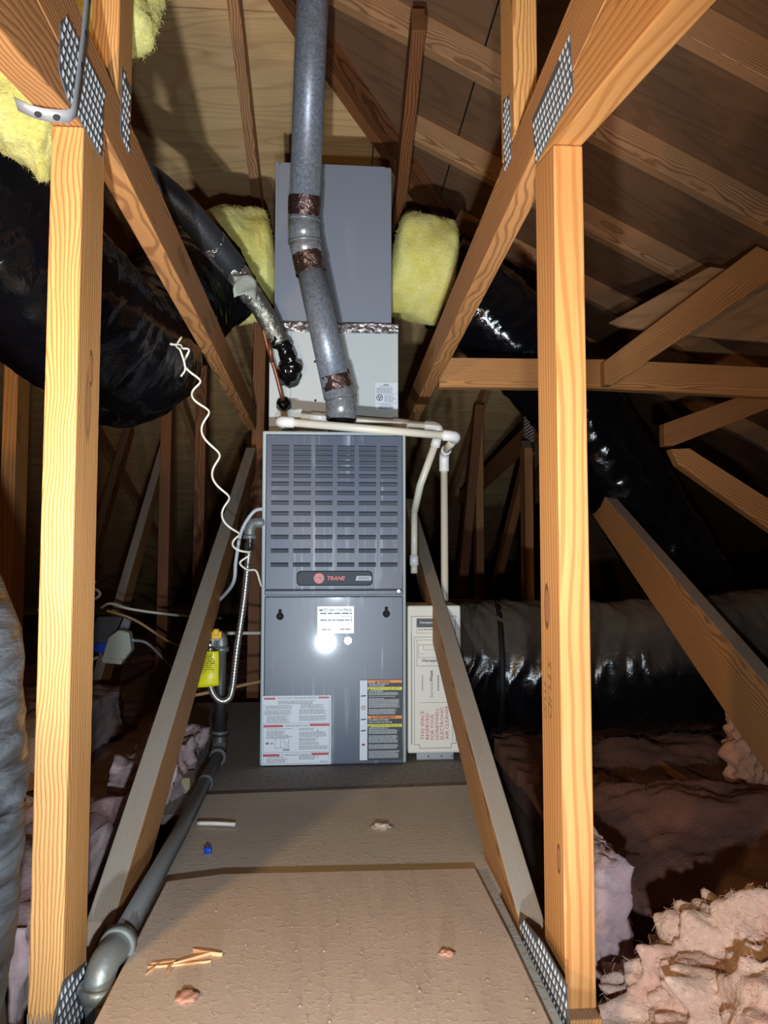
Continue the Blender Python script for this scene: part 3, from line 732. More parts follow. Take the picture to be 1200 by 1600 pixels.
# ------------------------------------------------------------------ evaporator cabinet and plenum above
YC = 2.14
cx = lambda x: YC * (x - 520) / 1170 * 1.003
cz = lambda y: .53 + YC * (870 - y) / 1170 * 1.001
CO = thing('coil_cabinet', 'pale beige coil cabinet sitting on the furnace behind the vent pipe', 'coil cabinet', (.0, 2.4, FZ1))
b = NB(); box(b, cx(419.5), cx(622.5), YC, 2.62, FZ1 + .0005, cz(506)); obj('casing', b, M_COIL, CO, bevel=.003)
b = NB(); box(b, cx(452), cx(454), YC - .001, YC, cz(650), cz(518)); box(b, cx(419.5), cx(622.5), YC - .0012, YC, cz(517), cz(514)); obj('panel_seam', b, M_CASE, CO)
b = NB()
import itertools
nx = 60
def crinkle(bm, x0, x1, z0, z1, y, nx, nz, amp):
    g = [[bm.verts.new((x0 + (x1 - x0) * i / nx, y - .001 - amp * abs(noise.noise(Vector((i * .45, j * .7, x0 * 9)))), z0 + (z1 - z0) * j / nz + (.003 * noise.noise(Vector((i * .3, j * 5, 3))) if j in (0, nz) else 0))) for i in range(nx + 1)] for j in range(nz + 1)]
    for j in range(nz):
        for i in range(nx): bm.faces.new((g[j][i], g[j][i + 1], g[j + 1][i + 1], g[j + 1][i]))
crinkle(b, cx(427), cx(622.5), cz(516), cz(501), YC - .0005, 70, 6, .004); obj('foil_tape', b, M_FOIL, CO, smooth=True)
b = NB()
for px, py in ((491, 563), (492, 625)): disc(b, cx(px), cz(py), YC, .0035, 12, .0015)
obj('screw', b, M_DARK, CO)
b = NB(); plate_rect(b, cx(586), cx(621.5), cz(639), cz(595), YC); RL = obj('rating_label', b, M_PAPER, CO, label='white rating label with barcode')
y3 = YC - .0009
text('label_heading', 'ADP', (cx(598.5), y3, cz(600)), cx(607.5) - cx(598.5), .0055, M_INK, RL, bold=.02)
b = NB()
fine_print(b, cx(592), cx(613), cz(600.8), cz(602.5), y3, .0035, size=.4, rag=0)
fine_print(b, cx(588), cx(614), cz(603.5), cz(612.5), y3, .0040, size=.42, rag=.12)
fine_print(b, cx(601), cx(619), cz(615), cz(627), y3, .0036, size=.36, rag=.3)
fine_print(b, cx(594), cx(612), cz(630), cz(632), y3, .0034, size=.4, rag=.05)
for xa, xb, ya, yb2 in ((587, 621, 612.8, 613.2), (600, 600.3, 613, 626), (587, 621, 628, 628.4)): plate_rect(b, cx(xa), cx(xb), cz(yb2), cz(ya), YC - .0007, .0002)
for i in range(26): 
    if random.random() < .75: plate_rect(b, cx(591 + i * .9), cx(591.6 + i * .9), cz(637.5), cz(632.8), YC - .0007, .0002)
obj('label_print', b, M_INKG, RL)
b = NB()
for i in range(28):
    a, a2 = 2 * math.pi * i / 28, 2 * math.pi * (i + 1) / 28; ox, oz = cx(592.8), cz(619)
    vs_ = [b.verts.new((ox + r * math.cos(q), y3, oz + r * math.sin(q))) for r, q in ((.0095, a), (.0095, a2), (.0075, a2), (.0075, a))]; b.faces.new(vs_)
for i in range(3): a = i * 2.09 + .5; disc(b, cx(592.8) + .0035 * math.cos(a), cz(619) + .0035 * math.sin(a), y3, .0024, 10, .0002)
obj('round_seal', b, M_INK, RL)
YP = 2.16
px_ = lambda x: YP * (x - 520) / 1170 * 1.003
pz_ = lambda y: .53 + YP * (870 - y) / 1170 * 1.001
PLM = thing('supply_plenum', 'tall grey sheet metal plenum box behind the vent pipe', 'plenum', (0, 2.4, cz(506)))
b = NB(); box(b, px_(427), px_(611.5), YP, 2.60, cz(506) + .001, pz_(243)); obj('casing', b, M_PLEN, PLM, bevel=.004)
b = NB(); box(b, px_(427), px_(432), YP - .003, YP, cz(506) + .001, pz_(241)); obj('standing_seam', b, M_PLEN, PLM, bevel=.001)
b = NB(); box(b, px_(608.5), px_(611.5), YP - .002, YP, cz(500), pz_(246)); obj('standing_seam', b, M_PLEN, PLM, bevel=.001)
b = NB(); prism(b, [(px_(433), YP - .002, pz_(247)), (px_(604), YP - .002, pz_(248)), (px_(601), YP - .002, pz_(243.5)), (px_(436), YP - .002, pz_(242))], (0, .004, 0)); obj('top_flange', b, M_PLEN, PLM)

# ------------------------------------------------------------------ vent pipe
V = thing('vent_pipe', 'grey galvanised vent pipe rising from the furnace with a crooked elbow', 'vent pipe', (.02, 2.0, FZ1))
pipe('collar', [(.0222, 1.985, FZ1), (.0215, 1.985, FZ1 + .04)], .036, M_DARK, V, 28)
lo0, lo1 = Vector((.0205, 1.985, .915)), Vector((-.066, 1.965, 1.318))
pipe('lower_pipe', [Vector((.013, 1.984, .955)), lo1], .0385, M_GALV, V, 36)
b = NB(); tube(b, [(.0215, 1.985, .895), (.0212, 1.985, .93), (.0195, 1.984, .950), (.0165, 1.983, .966), (.0125, 1.983, .98)], [.0405, .0405, .0400, .0395, .039], 36)
tube(b, [(.0203, 1.985, .942), (.0195, 1.985, .947)], .0425, 36); obj('lower_elbow', b, M_ELBOW, V, smooth=True)
def tape_band(name, p0, p1, r, mat):
    bm_ = NB(); P0, P1 = Vector(p0), Vector(p1); pts = [P0.lerp(P1, i / 8) for i in range(9)]
    tube(bm_, pts, r, 48, False, lambda p, s, a, d: .0022 * noise.noise(p * 60) + .0015 * noise.noise(p * 140))
    return obj(name, bm_, mat, V, smooth=True)
tape_band('foil_tape', (.0125, 1.983, .972), (.0045, 1.981, 1.010), .0405, M_FOILB)
tape_band('foil_tape', (-.060, 1.966, 1.285), (-.0715, 1.962, 1.335), .0410, M_FOILB)
b = NB(); tube(b, [(-.068, 1.964, 1.325), (-.0755, 1.960, 1.352), (-.0785, 1.957, 1.368)], [.0400, .0415, .0422], 36)
tube(b, [(-.0785, 1.957, 1.364), (-.0790, 1.956, 1.370)], .0440, 36)
tube(b, [(-.0785, 1.957, 1.367), (-.0800, 1.951, 1.395), (-.0795, 1.945, 1.425)], [.0422, .0418, .0410], 36)
tube(b, [(-.079, 1.953, 1.398), (-.0805, 1.951, 1.402)], .0430, 36)
tube(b, [(-.0797, 1.945, 1.418), (-.0795, 1.944, 1.423)], .0430, 36)
obj('elbow', b, M_ELBOW, V, smooth=True)
u0, u1 = Vector((-.0795, 1.944, 1.42)), Vector((-.043, 1.70, 2.16))
pipe('upper_pipe', [u0, u1], .0400, M_GALV, V, 36)
b = NB(); prism(b, [u0 + Vector((.002, -.0402, .03)), u0 + Vector((.006, -.0402, .03)), u1 + Vector((.006, -.0402, 0)), u1 + Vector((.002, -.0402, 0))], (0, -.0008, 0)); 
b.free()
tape_band('foil_tape', u0 + (u1 - u0) * .012, u0 + (u1 - u0) * .075, .0425, M_FOILB)

# ------------------------------------------------------------------ PVC condensate drains
def coupling(name, p0, p1, r, parent): return pipe(name, [p0, p1], r, M_FIT, parent, 20)
D1 = thing('drain_pipe', 'white plastic drain pipe across the furnace top turning down at right', 'drain pipe', (.0, 1.91, FZ1))
zA, zB_, YD1 = .874, .842, 1.905
pipe('level_pipe', [(-.105, YD1, zA - .002), (.29, YD1, zB_ + .001)], .0107, M_PVC, D1, 18)
def elbow(name, pts, r, parent, flare=None):
    bm_ = NB(); pa = smooth_path(pts, 5); tube(bm_, pa, r, 20)
    o_ = obj(name, bm_, M_FIT, parent, smooth=True)
    return o_
elbow('elbow', [(-.100, YD1, zA - .0015), (-.122, YD1, zA - .001), (-.134, YD1 + .012, zA + .002), (-.136, YD1 + .04, zA + .006)], .0142, D1)
pipe('inlet_pipe', [(-.136, YD1 + .03, zA + .005), (-.136, YC - .001, zA + .02)], .0107, M_PVC, D1, 18)
elbow('elbow', [(.283, YD1, zB_ + .0012), (.300, YD1, zB_), (.316, YD1 + .010, zB_ - .001), (.3185, YD1 + .035, zB_ - .003)], .0142, D1)
pipe('offset_pipe', [(.3187, YD1 + .03, zB_ - .002), (.3195, 2.115, zB_ - .012)], .0107, M_PVC, D1, 18)
elbow('elbow', [(.3194, 2.085, zB_ - .011), (.3196, 2.115, zB_ - .014), (.3197, 2.13, zB_ - .03), (.3197, 2.132, zB_ - .066)], .0142, D1)
pipe('drop_pipe', [(.3197, 2.132, .79), (.3197, 2.132, .0)], .0107, M_PVC, D1, 18)
D2 = thing('drain_pipe', 'second white drain pipe from the coil, slanting down behind the first', 'drain pipe', (.1, 2.08, FZ1))
pipe('level_pipe', [(-.09, 2.085, .924), (.285, 2.085, .899)], .0095, M_PVC, D2, 18)
coupling('coupling', (-.062, 2.085, .9222), (-.012, 2.085, .919), .0125, D2)
coupling('coupling', (.168, 2.085, .907), (.212, 2.085, .904), .0125, D2)
elbow('elbow', [(.258, 2.085, .901), (.285, 2.085, .8992), (.298, 2.088, .89), (.2965, 2.09, .862)], .0125, D2)
pipe('slanted_pipe', [(.2955, 2.09, .868), (.249, 2.12, .735), (.236, 2.16, .66)], .0107, M_PVC, D2, 18)
coupling('coupling', (.2945, 2.092, .865), (.288, 2.098, .842), .0138, D2)
pipe('drop_pipe', [(.236, 2.16, .668), (.235, 2.16, .505)], .0095, M_PVC, D2, 18)
coupling('coupling', (.235, 2.16, .535), (.235, 2.16, .505), .0128, D2)
pipe('end_pipe', [(.235, 2.16, .508), (.235, 2.16, .482)], .0100, M_PVC, D2, 18)

# ------------------------------------------------------------------ refrigerant lines
S = thing('refrigerant_line', 'insulated black refrigerant line wrapped in foil tape left of the plenum', 'refrigerant line', (-.13, 2.1, 1.07))
pA = smooth_path([(-.62, 1.78, 1.56), (-.405, 1.85, 1.425), (-.305, 1.95, 1.340), (-.268, 2.0, 1.305)], 10)
b = NB(); tube(b, pA, .036, 24); obj('foam_insulation', b, M_FOAM, S, smooth=True)
pB = smooth_path([(-.318, 1.94, 1.352), (-.272, 1.995, 1.306), (-.222, 2.04, 1.242)], 14)
b = NB(); tube(b, pB, [.039 - .010 * i / (len(pB) - 1) for i in range(len(pB))], 36, True, lambda p, s, a, d: .003 * noise.noise(p * 45) + .002 * noise.noise(p * 110)); obj('foil_wrap', b, M_FOIL, S, smooth=True)
pC = smooth_path([(-.226, 2.035, 1.248), (-.190, 2.06, 1.20), (-.152, 2.085, 1.128)], 10)
b = NB(); tube(b, pC, .0275, 28, True, lambda p, s, a, d: .002 * noise.noise(p * 70)); obj('grey_tape_wrap', b, M_GREYTAPE, S, smooth=True)
b = NB(); g = [[b.verts.new((-.262 + .055 * i / 8, 1.985 + .006 * math.sin(i * .8 + j) - .03 + .03 * i / 8, 1.268 - .055 * j / 8 + .012 * math.sin(i * .4))) for i in range(9)] for j in range(9)]
for j in range(8):
    for i in range(8): b.faces.new((g[j][i], g[j][i + 1], g[j + 1][i + 1], g[j + 1][i]))
o = obj('tape_flap', b, plain('cloth_tape_flap', lin(158, 160, 146), .6, bump=.3), S, smooth=True); o.modifiers.new('thick', 'SOLIDIFY').thickness = .004
pM = smooth_path([(-.172, 2.075, 1.135), (-.140, 2.085, 1.125), (-.128, 2.09, 1.095), (-.122, 2.10, 1.068), (-.128, 2.12, 1.05), (-.128, 2.14, 1.045)], 8)
b = NB(); tube(b, pM, [.022] * 14 + [.024] * 8 + [.032] * 12 + [.034] * (len(pM) - 34), 24, True, lambda p, s, a, d: .007 * noise.noise(p * 42) + .004 * noise.noise(p * 95)); obj('mastic_seal', b, M_MASTIC, S, smooth=True)
S2 = thing('liquid_line', 'thin copper liquid line dropping beside the black mastic seal', 'copper tube', (-.14, 2.1, .96))
pipe('tube', [(-.195, 2.06, 1.16), (-.185, 2.07, 1.12), (-.160, 2.09, 1.04), (-.146, 2.11, .985), (-.142, 2.14, .968)], .0058, M_COPPER, S2, 12, 6)
b = NB(); tube(b, [(-.142, 2.118, .970), (-.142, 2.126, .968), (-.142, 2.138, .966)], [.014, .019, .022], 18, True, lambda p, s, a, d: .004 * noise.noise(p * 80)); obj('mastic_seal', b, M_MASTIC, S2, smooth=True)
pipe('second_tube', [(-.178, 2.06, 1.13), (-.172, 2.075, 1.07)], .0058, M_COPPER, S2, 12)

# ------------------------------------------------------------------ carton of the air cleaner
A = thing('air_cleaner_carton', 'white printed carton beside the furnace foot, behind the right web', 'carton', (.265, 2.0, .0))
YA = 1.965
ax_ = lambda x: YA * (x - 520) / 1170 * 1.003
az_ = lambda y: .53 + YA * (870 - y) / 1170 * 1.003
b = NB(); box(b, ax_(636.5), ax_(720), YA, YA + .145, az_(1172.5), az_(946)); obj('body', b, M_CARD, A, bevel=.005)
b = NB(); box(b, ax_(650.5), ax_(708.5), YA + .01, YA + .14, .0005, az_(1172.5) - .001); obj('mounting_channel', b, plain('channel_zinc', lin(140, 144, 150), .45, .6), A, bevel=.001)
b = NB()
for px, py in ((669, 1178.5), (689.5, 1178.5), (709, 1178.5)): disc(b, ax_(px) if px < 700 else ax_(706), az_(py), YA + .0098, .0022, 10, .0006)
obj('rivet_hole', b, M_INK, A)
ya = YA - .0008
b = NB()
def line(x0, x1, y0, y1, m=None): plate_rect(b, ax_(min(x0, x1)), ax_(max(x0, x1)), az_(max(y0, y1)), az_(min(y0, y1)), YA - .0003, .0004)
for q in ((642, 714, 962.3, 963.2), (642, 642.8, 962.3, 1158.5), (642, 643.0, 988, 1158.5), (647.5, 654.5, 1158.6, 1159.4), (654.5, 655.2, 1158.6, 1164.6), (654.5, 704, 1164.2, 1165), (703.6, 704.4, 1158, 1165), (703.6, 711.5, 1157.6, 1158.4), (710.8, 711.6, 963, 1158.4),
          (646.5, 647.2, 995, 1159), (646.5, 706, 994.3, 995), (706, 706.6, 995, 1156),
          (650.5, 695, 999, 999.6), (650.5, 651.1, 999, 1039.5), (650.5, 700, 1039, 1039.6), (653, 690, 1006.3, 1006.9), (653, 653.6, 1006.3, 1026), (661, 661.6, 1006.3, 1014), (661, 690, 1014, 1014.5), (655, 661, 1020, 1020.5), (653, 694, 1026, 1026.5),
          (650.5, 681.5, 988.2, 988.7), (650.5, 651, 980, 988.7), (656, 698, 1095, 1095.5)): line(*q)
obj('printed_lines', b, M_INKG, A)
b = NB(); plate_rect(b, ax_(650.5), ax_(690), az_(979.8), az_(966), YA - .0002, .0005); obj('printed_panel', b, plain('print_charcoal', lin(72, 74, 78), .6), A)
text('brand_lettering', 'Honeywell', (ax_(656), ya - .0004, az_(974.7)), ax_(680) - ax_(656), .007, M_PAPER, A, bold=.02)
text('brand_lettering', 'Honeywell', (ax_(659.5), ya, az_(1034.5)), ax_(691.5) - ax_(659.5), .0105, M_INK, A, bold=.02)
b = NB(); fine_print(b, ax_(653), ax_(680), az_(982.5), az_(985.5), ya, .0048, rag=0, size=.5); obj('small_print', b, M_INKG, A)
V3 = dict(right=(0, 0, 1), upv=(-1, 0, 0))
text('dealer_lettering', 'West', (ax_(675.8), ya, az_(1063.5)), az_(1046) - az_(1063.5), .0085, M_INK, A, bold=.02, **V3)
text('dealer_lettering', 'Service', (ax_(675.8), ya, az_(1087)), az_(1064.5) - az_(1087), .0085, M_BARCODE, A, bold=-.005, **V3)
b = NB()
z = az_(1077)
while z < az_(1054):
    for xx in (684, 659.5): 
        vs_ = [b.verts.new((ax_(xx) + q[0], ya, z + q[1])) for q in ((-.002 if xx > 670 else -.0012, 0), (.002 if xx > 670 else .0012, 0), (.002 if xx > 670 else .0012, .0034), (-.002 if xx > 670 else -.0012, .0034))]; b.faces.new(vs_)
    z += .0052
obj('small_print', b, M_BARCODE, A)
for i, s in enumerate(('THIS SPACE', 'RESERVED', 'FOR YOUR', 'HONEYWELL', 'ELECTRONIC', 'AIR CLEANER')):
    xb_ = 661.8 + i * 7.6; yt = (1107.5, 1111.5, 1113, 1104, 1102.5, 1100)[i]
    text('notice_lettering', s, (ax_(xb_), ya, az_(1151.5)), az_(yt) - az_(1151.5), .0088, M_RED, A, **V3)

# ------------------------------------------------------------------ gas line, valve, connector and tag
Gs = thing('gas_pipe', 'black iron gas pipe along the left floor edge with elbow at front', 'gas pipe', (-.272, 1.4, .0))
pipe('riser', [(-.286, 1.975, .31), (-.286, 1.975, .06)], .0133, M_IRON, Gs, 20)
b = NB(); tube(b, smooth_path([(-.286, 1.975, .075), (-.286, 1.97, .048), (-.285, 1.945, .034), (-.283, 1.92, .0335)], 6), .0185, 20); obj('rear_elbow', b, M_IRON, Gs, smooth=True)
pipe('elbow_bead', [(-.286, 1.975, .085), (-.286, 1.975, .072)], .021, M_IRON, Gs, 20); pipe('elbow_bead', [(-.2832, 1.925, .0335), (-.283, 1.912, .0335)], .021, M_IRON, Gs, 20)
pipe('floor_pipe', [(-.283, 1.93, .0335), (-.2735, 1.40, .033), (-.2690, .985, .041)], .0142, M_IRON, Gs, 24)
pipe('coupling_ring', [(-.2785, 1.72, .033), (-.278, 1.70, .033)], .0165, M_IRON, Gs, 24)
b = NB(); pe = smooth_path([(-.2686, 1.0, .041), (-.2700, .978, .042), (-.2735, .963, .039), (-.2765, .953, .028), (-.2780, .950, .012)], 7); tube(b, pe, .0182, 26); obj('front_elbow', b, M_IRON2, Gs, smooth=True)
pipe('elbow_bead', [(-.2686, 1.006, .041), (-.2688, .990, .041)], .0222, M_IRON2, Gs, 26); pipe('elbow_bead', [(-.2779, .950, .020), (-.2781, .950, .004)], .0222, M_IRON2, Gs, 26)
pipe('down_pipe', [(-.278, .950, .006), (-.278, .950, -.12)], .0142, M_IRON, Gs, 20)
b = NB(); tube(b, smooth_path([(-.286, 1.975, .300), (-.287, 1.974, .318), (-.296, 1.970, .326), (-.306, 1.965, .318), (-.31, 1.962, .300)], 6), .0165, 18)
tube(b, [(-.286, 1.975, .298), (-.286, 1.975, .286)], .020, 18); obj('valve_body', b, M_IRON2, Gs, smooth=True)
b = NB(); tube(b, [(-.292, 1.95, .324), (-.292, 1.938, .326)], .008, 14); obj('valve_stem', b, M_CHROME, Gs)
b = NB(); box(b, -.305, -.279, 1.930, 1.940, .322, .342); box(b, -.300, -.286, 1.926, 1.944, .330, .348); obj('valve_handle', b, M_YEL, Gs, bevel=.003)
GC = thing('gas_connector', 'corrugated steel gas connector looping up to the furnace side', 'gas connector', (-.25, 1.95, .16))
pg = smooth_path([(-.31, 1.955, .303), (-.312, 1.95, .25), (-.306, 1.95, .195), (-.288, 1.95, .168), (-.268, 1.95, .166), (-.254, 1.95, .19), (-.243, 1.95, .29), (-.226, 1.95, .42), (-.217, 1.95, .52), (-.215, 1.95, .548)], 40)
b = NB(); tube(b, pg, [.0085 + .0011 * math.sin(i * 2.2) for i in range(len(pg))], 14); obj('corrugated_hose', b, M_FLEX, GC, smooth=True)
pipe('flare_nut', [(-.312, 1.957, .315), (-.311, 1.955, .296)], .0125, M_CHROME, GC, 6)
b = NB(); tube(b, [(-.215, 1.95, .545), (-.214, 1.95, .565), (-.2138, 1.95, .566), (-.213, 1.95, .583)], [.0125, .0125, .0105, .0105], 6); obj('flare_nut', b, M_CHROME, GC, bevel=.001)
b = NB(); tube(b, smooth_path([(-.213, 1.95, .580), (-.2125, 1.951, .602), (-.204, 1.955, .616), (-.18, 1.962, .619)], 6), .0145, 18); tube(b, [(-.213, 1.95, .586), (-.213, 1.95, .576)], .0175, 18); obj('street_elbow', b, M_IRON2, GC, smooth=True)
TG = thing('hang_tag', 'yellow paper tag hanging from the gas valve', 'tag', (-.31, 1.93, .20))
b = NB(); 
tagp = [(-.318, 1.936, .292), (-.286, 1.934, .292), (-.283, 1.926, .207), (-.338, 1.922, .203)]
n_ = 10
g = [[b.verts.new((Vector(tagp[0]).lerp(Vector(tagp[1]), i / n_)).lerp(Vector(tagp[3]).lerp(Vector(tagp[2]), i / n_), j / n_) + Vector((0, -.006 * math.sin(math.pi * i / n_) + .003 * math.sin(j * .7), 0))) for i in range(n_ + 1)] for j in range(n_ + 1)]
for j in range(n_):
    for i in range(n_): b.faces.new((g[j][i], g[j][i + 1], g[j + 1][i + 1], g[j + 1][i]))
o = obj('paper', b, M_TAG, TG, smooth=True); o.modifiers.new('thick', 'SOLIDIFY').thickness = .0008
b = NB(); fine_print(b, -.326, -.292, .284, .212, 1.9215, .0052, rag=.3, size=.3); obj('tag_print', b, plain('tag_ink', lin(120, 116, 30), .6), TG)
# ------------------------------------------------------------------ cables
CW = thing('thermostat_wire', 'white coiled thermostat wire wriggling down from the left duct to the furnace', 'wire', (-.17, 1.86, .49))
base = smooth_path([(-.36, 1.66, 1.00), (-.335, 1.70, 1.0), (-.318, 1.72, .93), (-.300, 1.74, .86), (-.278, 1.77, .76), (-.258, 1.80, .66), (-.236, 1.83, .575), (-.212, 1.86, .535)], 24)
pts = []; 
for i, p in enumerate(base):
    s_ = i / (len(base) - 1); ph = s_ * 2 * math.pi * 7.2
    am = .0 if s_ < .1 else min(1, (s_ - .1) * 8) * .014
    pts.append(p + Vector((am * math.cos(ph), am * .8 * math.sin(ph), .006 * math.sin(ph * 1) if am else 0)))
pts += smooth_path([pts[-1] + Vector((.002, 0, -.008)), (-.228, 1.87, .515), (-.212, 1.885, .498), (-.192, 1.90, .495), (-.184, 1.915, .470), (-.181, 1.93, .455)], 8)
b = NB(); tube(b, pts, .0026, 8); obj('coiled_wire', b, M_WHITE, CW, smooth=True)
pipe('tied_end', [(-.342, 1.69, 1.025), (-.35, 1.675, 1.0), (-.338, 1.66, .985), (-.33, 1.675, .95), (-.338, 1.67, .93)], .0022, M_WHITE, CW, 8, 6)
cb = pipe('grey_cable', [(-.179, 1.96, .655), (-.205, 1.95, .645), (-.235, 1.95, .595), (-.248, 1.95, .52), (-.258, 1.97, .46), (-.32, 2.1, .40)], .0048, M_GREYC, None, 10, 8)
tag(cb, 'grey cable bowing out of the furnace side behind the coiled wire', 'cable')
for i, (pp, mt, lab) in enumerate((
    ([(-.905, 3.02, .33), (-.85, 2.96, .35), (-.78, 3.0, .325), (-.6, 3.05, .295), (-.45, 3.1, .28)], M_WHITE, 'pale cable leaving the blue box toward the furnace, upper of two'),
    ([(-.86, 2.94, .325), (-.76, 2.97, .285), (-.62, 3.0, .19), (-.50, 3.02, .15)], M_TAN, 'tan cable sagging below the pale one right of the blue box'),
    ([(-1.1, 2.9, .33), (-.98, 2.92, .40), (-.90, 2.93, .405), (-.895, 2.94, .375), (-1.0, 2.92, .33)], M_WHITE, 'white cable looped above the blue box beside the left post'),
    ([(-1.1, 2.95, .52), (-1.0, 2.97, .46), (-.92, 3.0, .43)], M_WHITE, 'short white cable hanging in the dark above the cable loop'),
    ([(-.735, 2.83, .225), (-.69, 2.9, .20), (-.62, 3.0, .09), (-.58, 3.0, .04)], M_GREYC, 'grey lead drooping from the ivory transformer'),
    ([(-.875, 2.9, .155), (-.95, 2.88, .12), (-1.0, 2.85, .10)], M_WHITE, 'white lead running left under the ivory transformer'),
    ([(-.42, 2.3, .30), (-.3, 2.4, .29), (-.2, 2.5, .28)], M_WHITE, 'white cable crossing behind the gas hose at mid height'),
    ([(-.5, 2.3, .10), (-.38, 2.35, .115), (-.2, 2.5, .13)], M_TAN, 'tan cable low behind the gas riser near the floor'),
)):
    o = pipe('electric_cable', pp, .0055, mt, None, 8, 8); tag(o, lab, 'cable', 'loose cables behind the furnace')
J = thing('junction_box', 'blue plastic junction box with dusty cover on the left dusty web', 'junction box', (-.87, 2.92, .17))
b = NB(); box(b, -.905, -.812, 2.84, 2.90, .178, .212); box(b, -.898, -.820, 2.85, 2.89, .20, .225); obj('body', b, M_BLUE, J, bevel=.003)
b = NB(); prism(b, [(-.905, 2.838, .213), (-.812, 2.838, .213), (-.795, 2.92, .30), (-.888, 2.92, .30)], (0, .008, .004)); obj('cover', b, M_BLUETOP, J, bevel=.002)
b = NB(); prism(b, [(-.808, 2.84, .20), (-.792, 2.93, .30), (-.768, 2.93, .285), (-.768, 2.85, .20)], (0, .02, 0)); obj('side_flange', b, plain('box_flange', lin(150, 152, 160), .5), J, bevel=.001)
X = thing('transformer', 'small ivory transformer box fixed beside the blue junction box', 'transformer', (-.80, 2.8, .14))
b = NB(); tr = [(-.833, .163), (-.756, .153), (-.728, .19), (-.738, .255), (-.775, .265), (-.812, .238)]
prism(b, [(x, 2.80, z) for x, z in tr], (0, .05, 0)); obj('case', b, M_XFMR, X, bevel=.006)
b = NB(); prism(b, [(-.83, 2.795, .147), (-.763, 2.795, .140), (-.756, 2.795, .160), (-.832, 2.795, .167)], (0, .05, 0)); obj('lip', b, M_XFMR, X, bevel=.003)

# ------------------------------------------------------------------ ducts
def flexduct(parent, name, pts, r, mat, n=26, seg=96, wr=.010, seed=0., ring=0.0, label=None, cap=True):
    path = smooth_path(pts, n)
    # even spacing
    def fn(p, s, a, d):
        q = Vector((math.cos(a) * 1.1 + seed, math.sin(a) * 1.1, s * 17))
        w = 1 - abs(noise.noise(q + Vector((0, 0, 2.2 * noise.noise(p * 4)))))
        q2 = Vector((math.cos(a) * 1.9 + seed, math.sin(a) * 1.9, s * 42))
        w2 = 1 - abs(noise.noise(q2))
        return wr * (w ** 4 * .9 + .35 * w2 ** 5 - .5) + .010 * noise.noise(p * 5 + Vector((seed, 0, 0))) + ring * math.sin(s * 95)
    b_ = NB(); tube(b_, path, r, seg, cap, fn)
    return obj(name, b_, mat, parent, smooth=True, label=label)
def woolband(parent, name, pts, r, mat, n=20, seg=72, amp=.02, seed=0, taper=True, label=None):
    path = smooth_path(pts, n); N = len(path)
    R = [r * (math.sqrt(max(.05, 1 - (abs(2 * i / (N - 1) - 1)) ** 8)) if taper else 1) for i in range(N)]
    b_ = NB(); tube(b_, path, R, seg, True, lambda p, s, a, d: amp * fbm(p + Vector((seed, 0, 0)), 5, 7, .6))
    return obj(name, b_, mat, parent, smooth=True, label=label)
DL = thing('flexible_duct', 'fat black flexible duct hanging behind the left post, yellow wool at its top', 'duct', (-.45, 1.8, .86))
flexduct(DL, 'jacket', [(-.98, 1.12, 1.36), (-.80, 1.26, 1.25), (-.64, 1.46, 1.13), (-.55, 1.66, 1.035), (-.51, 1.86, 1.02), (-.515, 2.06, 1.14), (-.44, 2.24, 1.33), (-.34, 2.31, 1.42)], .168, M_POLY, 30, 130, .009, 1.3)
WL_ = woolband(DL, 'glass_wool', [(-.375, 2.27, 1.40), (-.32, 2.31, 1.435), (-.25, 2.34, 1.445), (-.190, 2.35, 1.45)], .172, M_YWOOL, 16, 72, .016, 4, label='yellow glass wool sleeve')
YB = woolband(DL, 'wool_sleeve', [(-.85, 1.12, 1.44), (-.65, 1.16, 1.33), (-.50, 1.20, 1.285), (-.43, 1.22, 1.27)], .115, M_YWOOL, 16, 80, .045, 9)
tag(YB, 'bare yellow glass wool at the upper end')
YT = woolband(None, 'wool_batt', [(-.355, 1.17, 1.60), (-.345, 1.17, 1.48), (-.34, 1.17, 1.40), (-.336, 1.17, 1.335)], .055, M_YWOOL, 14, 56, .022, 15)
tag(YT, 'yellow glass wool tuft wedged between the left stub post and chord', 'insulation')
DR = thing('flexible_duct', 'black flexible duct leaving the plenum to the right and dropping behind right post', 'duct', (.6, 2.35, 1.2))
WR = woolband(DR, 'glass_wool', [(.179, 2.36, 1.475), (.24, 2.36, 1.465), (.31, 2.36, 1.455), (.385, 2.365, 1.445)], .165, M_YWOOL, 16, 72, .012, 22, label='yellow glass wool sleeve')
flexduct(DR, 'jacket', [(.345, 2.40, 1.44), (.46, 2.42, 1.38), (.62, 2.44, 1.25), (.80, 2.48, 1.06), (.98, 2.52, .83), (1.14, 2.56, .60), (1.27, 2.58, .42)], .150, M_POLY, 20, 110, .008, 5.1)
DW = thing('flexible_duct', 'long black flexible duct lying level on the floor at right', 'duct', (.9, 2.15, .0))
flexduct(DW, 'jacket', [(.365, 2.20, .215), (.46, 2.18, .212), (.62, 2.15, .215), (.80, 2.13, .215), (1.0, 2.12, .225), (1.25, 2.12, .25), (1.6, 2.12, .30), (2.0, 2.12, .33)], .185, M_POLYM, 24, 120, .010, 8.8)
pipe('clamp_band', [(.47, 2.178, .213), (.485, 2.176, .213)], .192, M_BLACK, DW, 64)
DN = thing('flexible_duct', 'dusty grey wrinkled duct standing at the far left edge beside the post', 'duct', (-.5, .85, -.12))
flexduct(DN, 'jacket', [(-.470, .81, -.055), (-.470, .81, .05), (-.470, .815, .22), (-.474, .82, .37), (-.50, .83, .465), (-.59, .84, .53), (-.8, .85, .55)], .138, M_POLYD, 60, 140, .005, 12.4, .0012)

